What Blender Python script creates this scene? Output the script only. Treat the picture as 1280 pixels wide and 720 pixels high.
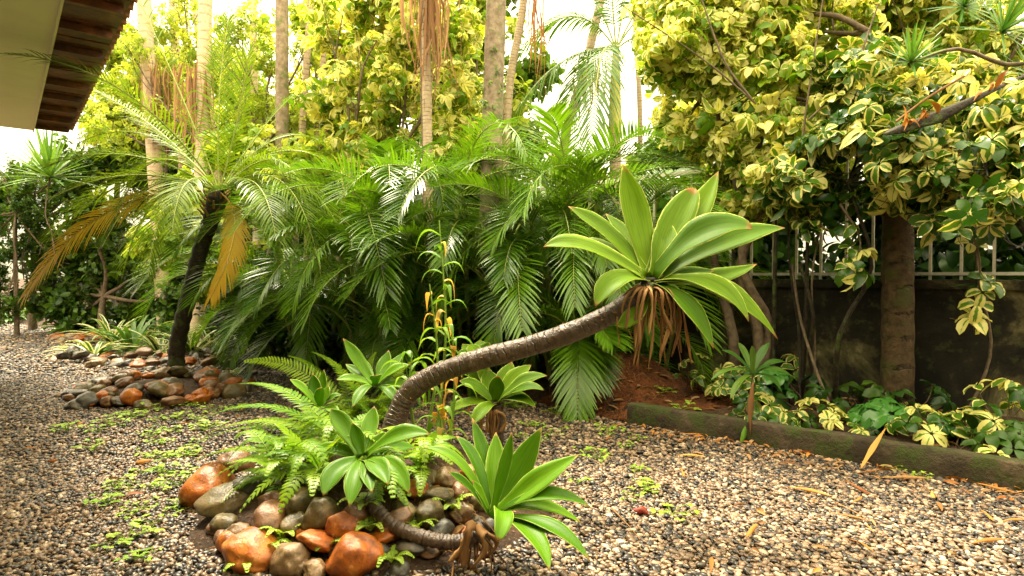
import bpy, math, random
import numpy as np
from mathutils import Vector, noise as mnoise

for o in list(bpy.data.objects): bpy.data.objects.remove(o)
R = math.radians
rng = np.random.default_rng(7)
random.seed(7)
scene = bpy.context.scene
COL = scene.collection

# ------------------------------------------------------------------ camera
CAMZ, FPX, HOR = 1.2, 763.0, 345.0
cam_d = bpy.data.cameras.new('camera')
cam_d.sensor_width = 36.0
cam_d.lens = FPX / 1280 * 36
cam_d.clip_start, cam_d.clip_end = 0.05, 2000
cam = bpy.data.objects.new('camera', cam_d); COL.objects.link(cam)
PITCH = math.atan((360 - HOR) / FPX)
cam.location = (0, 0, CAMZ)
cam.rotation_euler = (R(90) - PITCH, 0, 0)
scene.camera = cam

# ------------------------------------------------------------------ world, sun, exposure
SUN_EL, SUN_AZ = 62.0, -25.0            # azimuth measured from +Y (view direction) towards +X
world = bpy.data.worlds.new('World'); scene.world = world
world.use_nodes = True
wt = world.node_tree; wt.nodes.clear()
wo = wt.nodes.new('ShaderNodeOutputWorld'); bg = wt.nodes.new('ShaderNodeBackground')
sky = wt.nodes.new('ShaderNodeTexSky'); sky.sky_type = 'NISHITA'
sky.sun_disc = False
sky.sun_elevation = R(SUN_EL); sky.sun_rotation = R(SUN_AZ)
sky.air_density, sky.dust_density, sky.ozone_density = 1.0, 5.0, 0.6
cloud = wt.nodes.new('ShaderNodeMixRGB'); cloud.blend_type = 'MIX'
cloud.inputs['Fac'].default_value = 0.8                      # a thin overcast over the clear sky
cloud.inputs['Color2'].default_value = (16.0, 14.6, 11.0, 1)
tcw = wt.nodes.new('ShaderNodeTexCoord'); spw = wt.nodes.new('ShaderNodeSeparateXYZ'); wt.links.new(tcw.outputs['Generated'], spw.inputs[0])
ovc = wt.nodes.new('ShaderNodeMapRange'); wt.links.new(spw.outputs[2], ovc.inputs[0])     # overcast sky: three times brighter overhead than at the horizon
ovc.inputs[1].default_value, ovc.inputs[2].default_value, ovc.inputs[3].default_value, ovc.inputs[4].default_value = 0.0, 1.0, 0.22, 1.78
vml = wt.nodes.new('ShaderNodeMixRGB'); vml.blend_type = 'MULTIPLY'; vml.inputs[0].default_value = 1.0
vml.inputs[1].default_value = (16.0, 13.9, 8.8, 1); wt.links.new(ovc.outputs[0], vml.inputs[2]); wt.links.new(vml.outputs[0], cloud.inputs['Color2'])
wt.links.new(sky.outputs[0], cloud.inputs['Color1'])
wt.links.new(cloud.outputs[0], bg.inputs['Color'])
bg.inputs['Strength'].default_value = 0.055
wt.links.new(bg.outputs[0], wo.inputs['Surface'])
sun_d = bpy.data.lights.new('sun', 'SUN')
sun_d.energy = 1.5; sun_d.angle = R(12); sun_d.color = (1.0, 0.88, 0.66)
sun = bpy.data.objects.new('sun', sun_d); COL.objects.link(sun)
sd = Vector((math.sin(R(SUN_AZ)) * math.cos(R(SUN_EL)), math.cos(R(SUN_AZ)) * math.cos(R(SUN_EL)), math.sin(R(SUN_EL))))
sun.rotation_euler = sd.to_track_quat('Z', 'Y').to_euler()
sun.location = (0, 0, 20)
vs = scene.view_settings
vs.view_transform = 'Standard'; vs.look = 'None'; vs.gamma = 1.0; vs.use_curve_mapping = False
vs.exposure = 2.85
scene.render.engine = 'CYCLES'
cy = scene.cycles
cy.use_denoising = True
cy.max_bounces = 5; cy.diffuse_bounces = 2; cy.glossy_bounces = 2; cy.transmission_bounces = 4; cy.transparent_max_bounces = 4
cy.caustics_reflective = False; cy.caustics_refractive = False

# ------------------------------------------------------------------ pixel -> world
_F = np.array([0, math.cos(PITCH), -math.sin(PITCH)]); _U = np.array([0, math.sin(PITCH), math.cos(PITCH)])
CAM = np.array([0, 0, CAMZ])
def ray(px, py):
    return _F + (px - 640) / FPX * np.array([1., 0, 0]) + (360 - py) / FPX * _U
def P(px, py, Y):
    d = ray(px, py); return CAM + d * (Y / d[1])
def G(px, py, z=0.0):
    d = ray(px, py); return CAM + d * ((z - CAMZ) / d[2])
def nrm(v):
    v = np.asarray(v, float); return v / (np.linalg.norm(v) + 1e-9)

# ------------------------------------------------------------------ mesh builder
class MB:
    def __init__(s): s.V, s.Q, s.T, s.UV, s.A, s.MQ, s.MT, s.n = [], [], [], [], [], [], [], 0
    def add(s, V, Q=None, T=None, UV=None, tone=0.5, mi=0):
        V = np.asarray(V, float).reshape(-1, 3); k = len(V)
        s.V.append(V)
        s.UV.append(np.zeros((k, 2)) if UV is None else np.asarray(UV, float).reshape(-1, 2))
        s.A.append(np.full(k, tone) if np.isscalar(tone) else np.asarray(tone, float))
        if Q is not None and len(Q): s.Q.append(np.asarray(Q, int).reshape(-1, 4) + s.n); s.MQ.append(np.full(len(s.Q[-1]), mi))
        if T is not None and len(T): s.T.append(np.asarray(T, int).reshape(-1, 3) + s.n); s.MT.append(np.full(len(s.T[-1]), mi))
        s.n += k
    def mesh(s, name, mats, smooth=True):
        me = bpy.data.meshes.new(name)
        V = np.concatenate(s.V); UV = np.concatenate(s.UV); A = np.concatenate(s.A)
        Q = np.concatenate(s.Q) if s.Q else np.zeros((0, 4), int); T = np.concatenate(s.T) if s.T else np.zeros((0, 3), int)
        L = np.concatenate([Q.ravel(), T.ravel()]).astype(np.int32)
        st = np.concatenate([np.arange(len(Q)) * 4, len(Q) * 4 + np.arange(len(T)) * 3]).astype(np.int32)
        me.vertices.add(len(V)); me.vertices.foreach_set('co', V.astype(np.float32).ravel())
        me.loops.add(len(L)); me.loops.foreach_set('vertex_index', L)
        me.polygons.add(len(st)); me.polygons.foreach_set('loop_start', st)
        try: me.polygons.foreach_set('loop_total', np.concatenate([np.full(len(Q), 4), np.full(len(T), 3)]).astype(np.int32))
        except Exception: pass
        mi = np.concatenate(s.MQ + s.MT).astype(np.int32) if (s.MQ or s.MT) else np.zeros(0, np.int32)
        me.polygons.foreach_set('material_index', mi)
        me.polygons.foreach_set('use_smooth', np.full(len(st), smooth))
        uvl = me.uv_layers.new(name='UVMap'); uvl.data.foreach_set('uv', UV[L].astype(np.float32).ravel())
        at = me.attributes.new('tone', 'FLOAT', 'POINT'); at.data.foreach_set('value', A.astype(np.float32))
        for m in (mats if isinstance(mats, (list, tuple)) else [mats]): me.materials.append(m)
        me.update(calc_edges=True); me.validate()
        return me
    def build(s, name, mats, parent=None, smooth=True):
        return link(name, s.mesh(name, mats, smooth), parent)
def link(name, me, parent=None, loc=(0, 0, 0), rot=(0, 0, 0), sc=1.0):
    o = bpy.data.objects.new(name, me); COL.objects.link(o)
    o.location = loc; o.rotation_euler = rot
    o.scale = (sc,) * 3 if np.isscalar(sc) else sc
    if parent is not None: o.parent = parent
    return o
def tag(o, label, cat, group=None, kind=None):
    if label: o['label'] = label
    if cat: o['category'] = cat
    if group: o['group'] = group
    if kind: o['kind'] = kind
    return o
def empty(name, loc, label, cat, group=None, rz=0, sc=1.0):
    o = link(name, None, None, loc, (0, 0, rz), sc); o.empty_display_size = .1
    return tag(o, label, cat, group)
def structure(o): o['kind'] = 'structure'; return o
def copy_tree(o, loc, rz, sc, label):
    c = o.copy(); COL.objects.link(c); c.location = loc; c.rotation_euler = (0, 0, rz); c.scale = (sc,) * 3; c['label'] = label
    for ch in o.children:
        d = ch.copy(); COL.objects.link(d); d.parent = c
        for g in ch.children:
            e = g.copy(); COL.objects.link(e); e.parent = d
    return c

# ------------------------------------------------------------------ shapes
def gridq(n, m):
    i = np.arange(n - 1)[:, None] * m + np.arange(m - 1)[None]
    return np.stack([i, i + 1, i + m + 1, i + m], -1).reshape(-1, 4)
def bez(b, c, t, n):
    u = np.linspace(0, 1, n)[:, None]
    return (1 - u) ** 2 * np.asarray(b) + 2 * u * (1 - u) * np.asarray(c) + u * u * np.asarray(t)
def spline(pts, n):
    pts = np.asarray(pts, float); k = len(pts)
    p = np.vstack([2 * pts[0] - pts[1], pts, 2 * pts[-1] - pts[-2]])
    out = []
    for u in np.linspace(0, k - 1 - 1e-6, n):
        i = int(u); f = u - i; a, b, c, d = p[i:i + 4]
        out.append(.5 * (2 * b + (c - a) * f + (2 * a - 5 * b + 4 * c - d) * f * f + (3 * b - a - 3 * c + d) * f ** 3))
    return np.array(out)
def tangents(p):
    t = np.gradient(p, axis=0); return t / (np.linalg.norm(t, axis=1, keepdims=True) + 1e-9)
def ribbon(mb, path, side, w, cup=0.3, m=3, tone=.5, mi=0, wave=0.0, roll=0.0):
    """a leaf blade: path (n,3), side a vector or (n,3), half-widths w (n)"""
    n = len(path); t = tangents(path)
    s = np.broadcast_to(side, (n, 3)); s = s - (s * t).sum(1, keepdims=True) * t; s = s / (np.linalg.norm(s, axis=1, keepdims=True) + 1e-9)
    nn = np.cross(s, t)
    if roll:
        a = np.linspace(0, roll, n)[:, None]; s, nn = s * np.cos(a) + nn * np.sin(a), nn * np.cos(a) - s * np.sin(a)
    v = np.linspace(-1, 1, m); w = np.asarray(w)
    V = path[:, None] + s[:, None] * (v[None, :, None] * w[:, None, None]) + nn[:, None] * ((np.abs(v) ** 1.4 * cup)[None, :, None] * w[:, None, None])
    if wave:
        V += nn[:, None] * (np.sin(np.linspace(0, 9, n))[:, None, None] * wave * (v * np.abs(v))[None, :, None] * w[:, None, None])
    UV = np.stack(np.broadcast_arrays(np.linspace(0, 1, n)[:, None], (v * .5 + .5)[None]), -1)
    mb.add(V, gridq(n, m), None, UV, tone, mi)
def tube(mb, path, rad, k=8, tone=.5, mi=0, cap=True, vrep=1.0):
    path = np.asarray(path, float); n = len(path); rad = np.broadcast_to(rad, (n,)); t = tangents(path)
    up = np.array([0, 0, 1.]) if abs(t[0][2]) < .9 else np.array([1., 0, 0])
    s = nrm(np.cross(t[0], up)); S = []
    for i in range(n):
        s = s - s.dot(t[i]) * t[i]; s = nrm(s); S.append(s)
    S = np.array(S); B = np.cross(t, S)
    a = np.linspace(0, 2 * np.pi, k, endpoint=False)
    V = path[:, None] + rad[:, None, None] * (S[:, None] * np.cos(a)[None, :, None] + B[:, None] * np.sin(a)[None, :, None])
    i = np.arange(n - 1)[:, None] * k; j = np.arange(k)[None]; j2 = (j + 1) % k
    Q = np.stack([i + j, i + j2, i + k + j2, i + k + j], -1).reshape(-1, 4)
    UV = np.stack(np.broadcast_arrays(np.linspace(0, vrep, n)[:, None], np.abs(a / np.pi - 1)[None]), -1)
    mb.add(V, Q, None, UV, tone, mi)
    if cap:
        mb.add(np.vstack([V[-1], path[-1] + t[-1] * rad[-1] * .3]), None, [(q, (q + 1) % k, k) for q in range(k)], None, tone, mi)
def box(mb, lo, hi, ex=None, ey=None, org=(0, 0, 0), tone=.5, mi=0):
    ex = np.array([1., 0, 0]) if ex is None else np.asarray(ex); ey = np.array([0, 1., 0]) if ey is None else np.asarray(ey)
    c = np.array([(x, y, z) for z in (lo[2], hi[2]) for y in (lo[1], hi[1]) for x in (lo[0], hi[0])])
    V = np.asarray(org) + c[:, :1] * ex + c[:, 1:2] * ey + c[:, 2:] * np.array([0, 0, 1.])
    f = [(0, 2, 3, 1), (4, 5, 7, 6), (0, 1, 5, 4), (2, 6, 7, 3), (0, 4, 6, 2), (1, 3, 7, 5)]
    for q in f: mb.add(V[list(q)], [(0, 1, 2, 3)], None, [(0, 0), (1, 0), (1, 1), (0, 1)], tone, mi)

# ------------------------------------------------------------------ materials
class NT:
    def __init__(s, name):
        s.m = bpy.data.materials.new(name); s.m.use_nodes = True; s.t = s.m.node_tree; s.t.nodes.clear()
        s.out = s.t.nodes.new('ShaderNodeOutputMaterial')
    def n(s, typ, **kw):
        nd = s.t.nodes.new(typ)
        for k, v in kw.items():
            if k.startswith('i_'):
                key = k[2:].replace('_', ' ')
                s.put(nd.inputs[int(key) if key.isdigit() else key], v)
            else: setattr(nd, k, v)
        return nd
    def put(s, inp, v):
        if hasattr(v, 'is_output'): s.t.links.new(v, inp)
        else:
            if isinstance(v, tuple) and len(v) == 3 and inp.type == 'RGBA': v = v + (1,)
            inp.default_value = v
    def math(s, op, a, b=0.0, c=0.0, clamp=False):
        nd = s.t.nodes.new('ShaderNodeMath'); nd.operation = op; nd.use_clamp = clamp
        s.put(nd.inputs[0], a); s.put(nd.inputs[1], b); s.put(nd.inputs[2], c); return nd.outputs[0]
    def mix(s, f, a, b, mode='MIX'):
        nd = s.t.nodes.new('ShaderNodeMixRGB'); nd.blend_type = mode
        s.put(nd.inputs[0], f); s.put(nd.inputs[1], a); s.put(nd.inputs[2], b); return nd.outputs[0]
    def ramp(s, f, stops, interp='LINEAR'):
        nd = s.t.nodes.new('ShaderNodeValToRGB'); nd.color_ramp.interpolation = interp
        e = nd.color_ramp.elements
        while len(e) < len(stops): e.new(.5)
        for k, (p, c) in enumerate(stops):
            e[k].position = p; e[k].color = tuple(c) + (1,) if not np.isscalar(c) else (c, c, c, 1)
        s.put(nd.inputs[0], f); return nd.outputs[0]
    def step(s, f, a, b):
        nd = s.t.nodes.new('ShaderNodeMapRange'); nd.interpolation_type = 'SMOOTHSTEP'
        s.put(nd.inputs[0], f); nd.inputs[1].default_value = a; nd.inputs[2].default_value = b; return nd.outputs[0]
    def noise(s, scale, detail=4, vec=None, rough=.55, dist=0.0):
        nd = s.t.nodes.new('ShaderNodeTexNoise'); nd.inputs['Scale'].default_value = scale; nd.inputs['Detail'].default_value = detail
        nd.inputs['Roughness'].default_value = rough; nd.inputs['Distortion'].default_value = dist
        if vec is not None: s.put(nd.inputs['Vector'], vec)
        return nd.outputs['Fac']
    def obj(s): return s.t.nodes.new('ShaderNodeTexCoord').outputs['Object']
    def gen(s): return s.t.nodes.new('ShaderNodeNewGeometry').outputs['Position']
    def tone(s): return s.n('ShaderNodeAttribute', attribute_name='tone').outputs['Fac']
    def rnd(s): return s.t.nodes.new('ShaderNodeObjectInfo').outputs['Random']
    def uv(s):
        u = s.t.nodes.new('ShaderNodeUVMap'); sp = s.t.nodes.new('ShaderNodeSeparateXYZ'); s.t.links.new(u.outputs[0], sp.inputs[0]); return sp.outputs[0], sp.outputs[1]
    def bump(s, h, strength=.3, dist=.02):
        nd = s.t.nodes.new('ShaderNodeBump'); nd.inputs['Strength'].default_value = strength; nd.inputs['Distance'].default_value = dist
        s.put(nd.inputs['Height'], h); return nd.outputs[0]
    def bsdf(s, col, rough=.5, spec=.5, normal=None, trans=0.0, tcol=None):
        p = s.n('ShaderNodeBsdfPrincipled'); s.put(p.inputs['Base Color'], col); s.put(p.inputs['Roughness'], rough); s.put(p.inputs['Specular IOR Level'], spec)
        if normal is not None: s.put(p.inputs['Normal'], normal)
        if trans:
            t = s.n('ShaderNodeBsdfTranslucent'); s.put(t.inputs['Color'], tcol if tcol is not None else col)
            mx = s.n('ShaderNodeMixShader'); s.put(mx.inputs[0], trans); s.t.links.new(p.outputs[0], mx.inputs[1]); s.t.links.new(t.outputs[0], mx.inputs[2])
            s.t.links.new(mx.outputs[0], s.out.inputs[0])
        else: s.t.links.new(p.outputs[0], s.out.inputs[0])
        return s.m

def vvec(t, u, v):
    c = t.n('ShaderNodeCombineXYZ'); t.put(c.inputs[0], t.math('MULTIPLY', u, 3.0)); t.put(c.inputs[1], t.math('MULTIPLY', v, 22.0)); t.put(c.inputs[2], t.math('MULTIPLY', t.rnd(), 40.0)); return c.outputs[0]
def leaf_mat(name, lo, hi, edge=None, edge_at=(.55, .75), trans=.35, rough=.38, spec=.5, rib=None, tip=None, rnd=.3, blotch=None, edge_var=.0, vein=0.0, enz=.7):
    t = NT(name); u, v = t.uv()
    av = t.math('MULTIPLY', t.math('ABSOLUTE', t.math('SUBTRACT', v, .5)), 2.0)
    f = t.math('MULTIPLY_ADD', t.math('SUBTRACT', t.rnd(), .5), rnd, t.tone())
    f = t.math('MULTIPLY_ADD', t.math('SUBTRACT', t.noise(9, 3, t.obj()), .5), .5, f, clamp=True)
    col = t.mix(f, lo, hi)
    if rib is not None: col = t.mix(t.math('MULTIPLY', t.step(av, .14, .04), .6), col, rib)
    if edge is not None:
        nz = t.noise(30, 2, t.obj())
        d = t.math('ADD', t.math('MULTIPLY_ADD', nz, enz, av), t.math('MULTIPLY', t.math('SUBTRACT', t.tone(), .5), edge_var))
        col = t.mix(t.step(d, edge_at[0] + .35, edge_at[1] + .35), col, edge)
    if blotch is not None:
        col = t.mix(t.step(t.noise(14, 5, t.obj(), .7), .62, .75), col, blotch)
    if vein: col = t.mix(t.math('MULTIPLY', t.step(t.noise(1.0, 3, vvec(t, u, v)), .42, .62), vein), col, t.mix(1.0, col, (.55, .62, .5), 'MULTIPLY'))
    if tip is not None:
        col = t.mix(t.step(t.math('MULTIPLY_ADD', t.noise(20, 2, t.obj()), .12, u), .97, 1.06), col, tip)
    tc = t.mix(1.0, col, (1.35, 1.25, .6), 'MULTIPLY')
    return t.bsdf(col, rough + .04, spec * .6, None, trans, tc)

M = {}
M['agave'] = leaf_mat('agave_leaf', (.075, .17, .003), (.18, .31, .006), edge=(.50, .56, .14), edge_at=(.65, .72), enz=.15, trans=.45, rough=.50, spec=.22, tip=(.30, .16, .05), rnd=.6, blotch=(.11, .15, .02), vein=.55)
M['agave2'] = leaf_mat('bright_agave_leaf', (.060, .17, .003), (.15, .32, .007), edge=(.46, .56, .14), edge_at=(.66, .73), enz=.15, trans=.40, rough=.40, spec=.32, rnd=.6, vein=.5, blotch=(.16, .22, .03), tip=(.34, .2, .06))
M['areca'] = leaf_mat('areca_leaf', (.012, .060, .002), (.13, .28, .006), trans=.36, rough=.24, spec=.7, rib=(.2, .3, .06), rnd=.5, tip=(.25, .2, .06))
M['phoenix'] = leaf_mat('date_palm_leaf', (.06, .14, .005), (.20, .30, .012), trans=.40, rough=.30, spec=.5, rnd=.35)
M['phoenix_old'] = leaf_mat('date_palm_dying_leaf', (.58, .46, .05), (.52, .27, .03), trans=.45, rough=.45, spec=.3, tip=(.4, .18, .03), rnd=.2)
M['schef'] = leaf_mat('variegated_leaf', (.020, .075, .006), (.12, .24, .014), edge=(.66, .62, .20), edge_at=(.64, .78), edge_var=1.2, trans=.34, rough=.24, spec=.6, rnd=.1)
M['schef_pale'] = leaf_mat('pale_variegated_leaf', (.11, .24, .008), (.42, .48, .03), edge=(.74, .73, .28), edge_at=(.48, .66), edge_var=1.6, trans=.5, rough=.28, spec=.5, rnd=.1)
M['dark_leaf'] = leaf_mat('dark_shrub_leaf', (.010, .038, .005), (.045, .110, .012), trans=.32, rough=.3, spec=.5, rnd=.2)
M['mid_dark'] = leaf_mat('shaded_tree_leaf', (.018, .060, .006), (.09, .17, .016), trans=.4, rough=.3, spec=.5, rnd=.2)  # dark green leaf colour
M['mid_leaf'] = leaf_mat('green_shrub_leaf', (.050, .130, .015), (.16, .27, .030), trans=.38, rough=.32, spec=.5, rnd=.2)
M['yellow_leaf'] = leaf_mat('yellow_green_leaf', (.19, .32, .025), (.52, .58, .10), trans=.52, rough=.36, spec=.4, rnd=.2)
M['fern'] = leaf_mat('fern_leaf', (.075, .20, .005), (.25, .39, .012), trans=.40, rough=.36, spec=.45, rnd=.4)
M['strap'] = leaf_mat('strap_leaf', (.035, .10, .014), (.10, .22, .032), edge=(.60, .62, .38), edge_at=(.5, .62), trans=.3, rough=.25, spec=.6, rnd=.3)
M['strap_green'] = leaf_mat('green_strap_leaf', (.045, .13, .014), (.11, .24, .03), trans=.3, rough=.25, spec=.6, rnd=.3)
M['weed'] = leaf_mat('weed_leaf', (.17, .33, .02), (.36, .50, .06), trans=.35, rough=.4, spec=.4, rnd=.4)
M['reed'] = leaf_mat('reed_leaf', (.10, .24, .02), (.24, .40, .05), trans=.4, rough=.35, spec=.45, rnd=.3, tip=(.5, .3, .04))
M['reed_dry'] = leaf_mat('withered_leaf', (.60, .30, .06), (.62, .48, .16), trans=.4, rough=.5, spec=.3)
M['glossy'] = leaf_mat('glossy_round_leaf', (.030, .115, .018), (.06, .19, .03), trans=.25, rough=.15, spec=.7, rib=(.14, .28, .07), rnd=.3)
M['dracaena'] = leaf_mat('spiky_leaf', (.05, .14, .02), (.16, .30, .05), trans=.3, rough=.3, spec=.5, rnd=.4)
M['litter'] = leaf_mat('fallen_leaf', (.22, .075, .015), (.52, .24, .05), trans=.2, rough=.55, spec=.35, rnd=1.0)
M['litter_red'] = leaf_mat('red_fallen_leaf', (.20, .03, .015), (.28, .05, .02), trans=.15, rough=.4, spec=.4, rnd=.5)
M['husk'] = leaf_mat('dry_husk', (.16, .075, .028), (.40, .23, .09), trans=.2, rough=.6, spec=.25, rnd=.5)
M['fibre'] = leaf_mat('hanging_dry_frond', (.22, .12, .06), (.42, .25, .13), trans=.2, rough=.7, spec=.2, rnd=.5)
M['fibre_red'] = leaf_mat('reddish_dry_frond', (.26, .10, .05), (.40, .20, .10), trans=.3, rough=.6, spec=.2, rnd=.3)

def bark_mat(name, a, b, ring=0.0, ring_col=(.02, .015, .01), rough=.75, lichen=None, bump=.5, spec=.3, sc=18, ringw=.16, warp=.25):
    t = NT(name); o = t.obj()
    n1 = t.noise(sc, 6, o, .65)
    col = t.ramp(n1, [(.3, a), (.68, b)])
    h = n1
    if ring:
        u, v = t.uv()
        w = t.math('PINGPONG', t.math('MULTIPLY_ADD', t.noise(7, 3, o), warp, t.math('MULTIPLY', u, ring)), .5)
        k = t.math('MAXIMUM', t.step(w, .0, ringw), t.math('MULTIPLY', t.step(t.noise(8, 5, o, .7), .42, .56), .9))
        col = t.mix(k, ring_col, col); h = t.math('ADD', t.math('MULTIPLY', k, .7), n1)
    if lichen is not None:
        col = t.mix(t.step(t.noise(5.5, 6, o, .7), .52, .62), col, lichen)
    return t.bsdf(col, rough, spec, t.bump(h, bump, .02))
M['agave_bark'] = bark_mat('agave_stem_bark', (.020, .011, .007), (.11, .065, .040), ring=62, rough=.33, spec=.6, bump=.55, sc=34, ring_col=(.022, .012, .007), ringw=.12, warp=2.6)
M['bark'] = bark_mat('rough_bark', (.06, .04, .025), (.19, .14, .09))
M['bark_dark'] = bark_mat('dark_wet_bark', (.010, .008, .005), (.045, .034, .020), lichen=(.06, .085, .02), bump=.9, rough=.6, sc=30)
M['bark_lichen'] = bark_mat('lichen_bark', (.13, .09, .055), (.34, .27, .19), lichen=(.12, .15, .045), bump=.8, sc=12)
M['bark_ring'] = bark_mat('ringed_palm_bark', (.30, .22, .14), (.48, .38, .26), ring=40, ring_col=(.13, .09, .055), bump=.4)
M['bark_pink'] = bark_mat('pale_palm_bark', (.46, .33, .22), (.66, .52, .38), ring=26, ring_col=(.34, .23, .15), bump=.3)
M['bark_wallpalm'] = bark_mat('mossy_ringed_bark', (.030, .019, .009), (.115, .072, .034), ring=13, ring_col=(.018, .012, .007), lichen=(.055, .060, .012), bump=.9, ringw=.10, warp=.9)
M['twig'] = bark_mat('twig_bark', (.07, .05, .03), (.16, .115, .07), bump=.3)
M['crownshaft'] = bark_mat('green_crownshaft', (.36, .38, .07), (.50, .48, .13), ring=0, rough=.35, bump=.1)
M['cane'] = bark_mat('green_yellow_cane', (.12, .16, .03), (.26, .26, .06), ring=24, ring_col=(.3, .26, .14), rough=.4, bump=.2)
M['rachis'] = bark_mat('leaf_stalk', (.20, .28, .05), (.34, .36, .09), rough=.35, bump=.05)
M['rachis_old'] = bark_mat('old_leaf_stalk', (.40, .28, .05), (.52, .30, .06), rough=.45, bump=.05)
M['stem'] = bark_mat('soft_green_stem', (.14, .26, .03), (.26, .36, .06), rough=.4, bump=.05)

def stone_mat(name, a, b, c, rough=.38):
    t = NT(name); o = t.obj()
    q = t.n('ShaderNodeVectorMath', operation='ADD'); t.put(q.inputs[0], o)
    r3 = t.n('ShaderNodeCombineXYZ'); t.put(r3.inputs[0], t.math('MULTIPLY', t.rnd(), 60)); t.put(r3.inputs[1], t.math('MULTIPLY', t.rnd(), 31)); t.put(q.inputs[1], r3.outputs[0])
    v = q.outputs[0]
    n1 = t.noise(1.1, 5, v, .6, .6); n2 = t.noise(7, 5, v, .7)
    col = t.ramp(n1, [(.32, a), (.5, b), (.68, c)])
    col = t.mix(t.math('MULTIPLY', t.step(n2, .54, .68), .65), col, tuple(x * .35 for x in a))
    col = t.mix(t.math('MULTIPLY', t.step(t.noise(3.2, 4, v), .60, .72), .45), col, tuple(min(1, x * 1.5 + .05) for x in c))
    return t.bsdf(col, t.math('MULTIPLY_ADD', n2, .6, rough - .30), .5, t.bump(n2, .25, .03))
M['s_rust'] = stone_mat('rust_stone', (.13, .030, .004), (.36, .092, .007), (.43, .165, .026))
M['s_brown'] = stone_mat('brown_stone', (.07, .030, .012), (.15, .068, .026), (.23, .12, .05))
M['s_olive'] = stone_mat('olive_stone', (.040, .032, .010), (.10, .076, .026), (.17, .105, .038))
M['s_grey'] = stone_mat('grey_stone', (.028, .026, .020), (.070, .060, .042), (.13, .10, .065))
M['s_tan'] = stone_mat('tan_stone', (.10, .055, .020), (.18, .11, .048), (.30, .21, .11))
M['s_dark'] = stone_mat('dark_stone', (.025, .025, .020), (.055, .050, .04), (.10, .085, .06))

def gravel_mat():
    t = NT('gravel_pebble')
    col = t.ramp(t.tone(), [(0, (.008, .009, .010)), (.22, (.018, .018, .019)), (.34, (.045, .036, .027)), (.42, (.090, .054, .028)), (.62, (.19, .120, .070)), (.84, (.31, .22, .14)), (1, (.46, .37, .27))])
    n2 = t.noise(160, 3, t.obj())
    col = t.mix(t.math('MULTIPLY', t.step(n2, .45, .7), .45), col, (.10, .06, .03))
    return t.bsdf(col, .42, .5)
M['gravel'] = gravel_mat()
def gravelbed_mat():
    t = NT('gravel_base'); o = t.obj()
    vo = t.n('ShaderNodeTexVoronoi', i_Scale=38.0); t.put(vo.inputs['Vector'], o)
    sep = t.n('ShaderNodeSeparateColor'); t.put(sep.inputs[0], vo.outputs['Color'])
    col = t.ramp(sep.outputs[0], [(0, (.03, .03, .03)), (.4, (.12, .09, .06)), (.6, (.26, .18, .115)), (1, (.44, .34, .24))])
    col = t.mix(t.step(vo.outputs['Distance'], .30, .62), col, (.035, .025, .016))
    col = t.mix(t.math('MULTIPLY', t.step(t.noise(1.6, 4, o), .55, .7), .5), col, (.13, .085, .05))
    return t.bsdf(col, .6, .4, t.bump(t.math('SUBTRACT', 1.0, vo.outputs['Distance']), .8, .02))
M['gravel_base'] = gravelbed_mat()
def soil_mat(name, a, b, c):
    t = NT(name); o = t.gen()
    n1 = t.noise(2.2, 6, o, .65); n2 = t.noise(38, 6, o, .7)
    col = t.ramp(n1, [(.35, a), (.55, b), (.7, c)])
    col = t.mix(t.step(n2, .42, .72), col, tuple(x * .3 for x in a))
    col = t.mix(t.math('MULTIPLY', t.step(t.noise(60, 3, o), .62, .70), .6), col, (.30, .20, .11))
    return t.bsdf(col, .85, .25, t.bump(t.math('ADD', n2, n1), 1.0, .03))
M['soil'] = soil_mat('dark_soil', (.035, .022, .013), (.075, .042, .024), (.13, .07, .04))
M['red_soil'] = soil_mat('red_soil', (.085, .028, .009), (.19, .062, .018), (.28, .10, .034))
def wall_mat():
    t = NT('mildewed_plaster'); o = t.gen()
    n1 = t.noise(1.3, 7, o, .68, .4); n2 = t.noise(9, 6, o, .7)
    col = t.ramp(n1, [(.40, (.006, .005, .003)), (.50, (.020, .017, .009)), (.56, (.09, .078, .034)), (.66, (.30, .26, .14))])
    col = t.mix(t.math('MULTIPLY', t.step(n2, .54, .66), .6), col, (.05, .06, .015))
    return t.bsdf(col, .85, .3, t.bump(n2, .5, .02))
M['wall'] = wall_mat()
def kerb_mat():
    t = NT('mossy_concrete'); o = t.gen()
    sp = t.n('ShaderNodeSeparateXYZ'); t.put(sp.inputs[0], o)
    n1 = t.noise(4, 7, o, .7); n2 = t.noise(30, 5, o, .7)
    col = t.ramp(n1, [(.3, (.022, .017, .010)), (.55, (.065, .049, .030)), (.75, (.17, .125, .075))])
    col = t.mix(t.math('MULTIPLY', t.step(t.noise(6.5, 6, o, .7), .47, .60), .8), col, (.045, .065, .012))
    col = t.mix(t.math('MULTIPLY', t.step(n2, .55, .7), .5), col, (.03, .022, .014))
    return t.bsdf(col, .85, .25, t.bump(t.math('ADD', n1, n2), .9, .02))
M['kerb'] = kerb_mat()
def plain(name, c, rough=.6, nz=20, amt=.35, spec=.4, dark=.5):
    t = NT(name); n1 = t.noise(nz, 5, t.gen(), .65)
    return t.bsdf(t.mix(t.math('MULTIPLY', t.step(n1, .4, .75), amt), c, tuple(x * dark for x in c)), rough, spec, t.bump(n1, .15, .01))
M['rail'] = plain('weathered_rail_paint', (.66, .62, .52), .55, 30, .6)
M['cream'] = plain('cream_plaster', (.92, .88, .66), .8, 3, .25, dark=.75)
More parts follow.
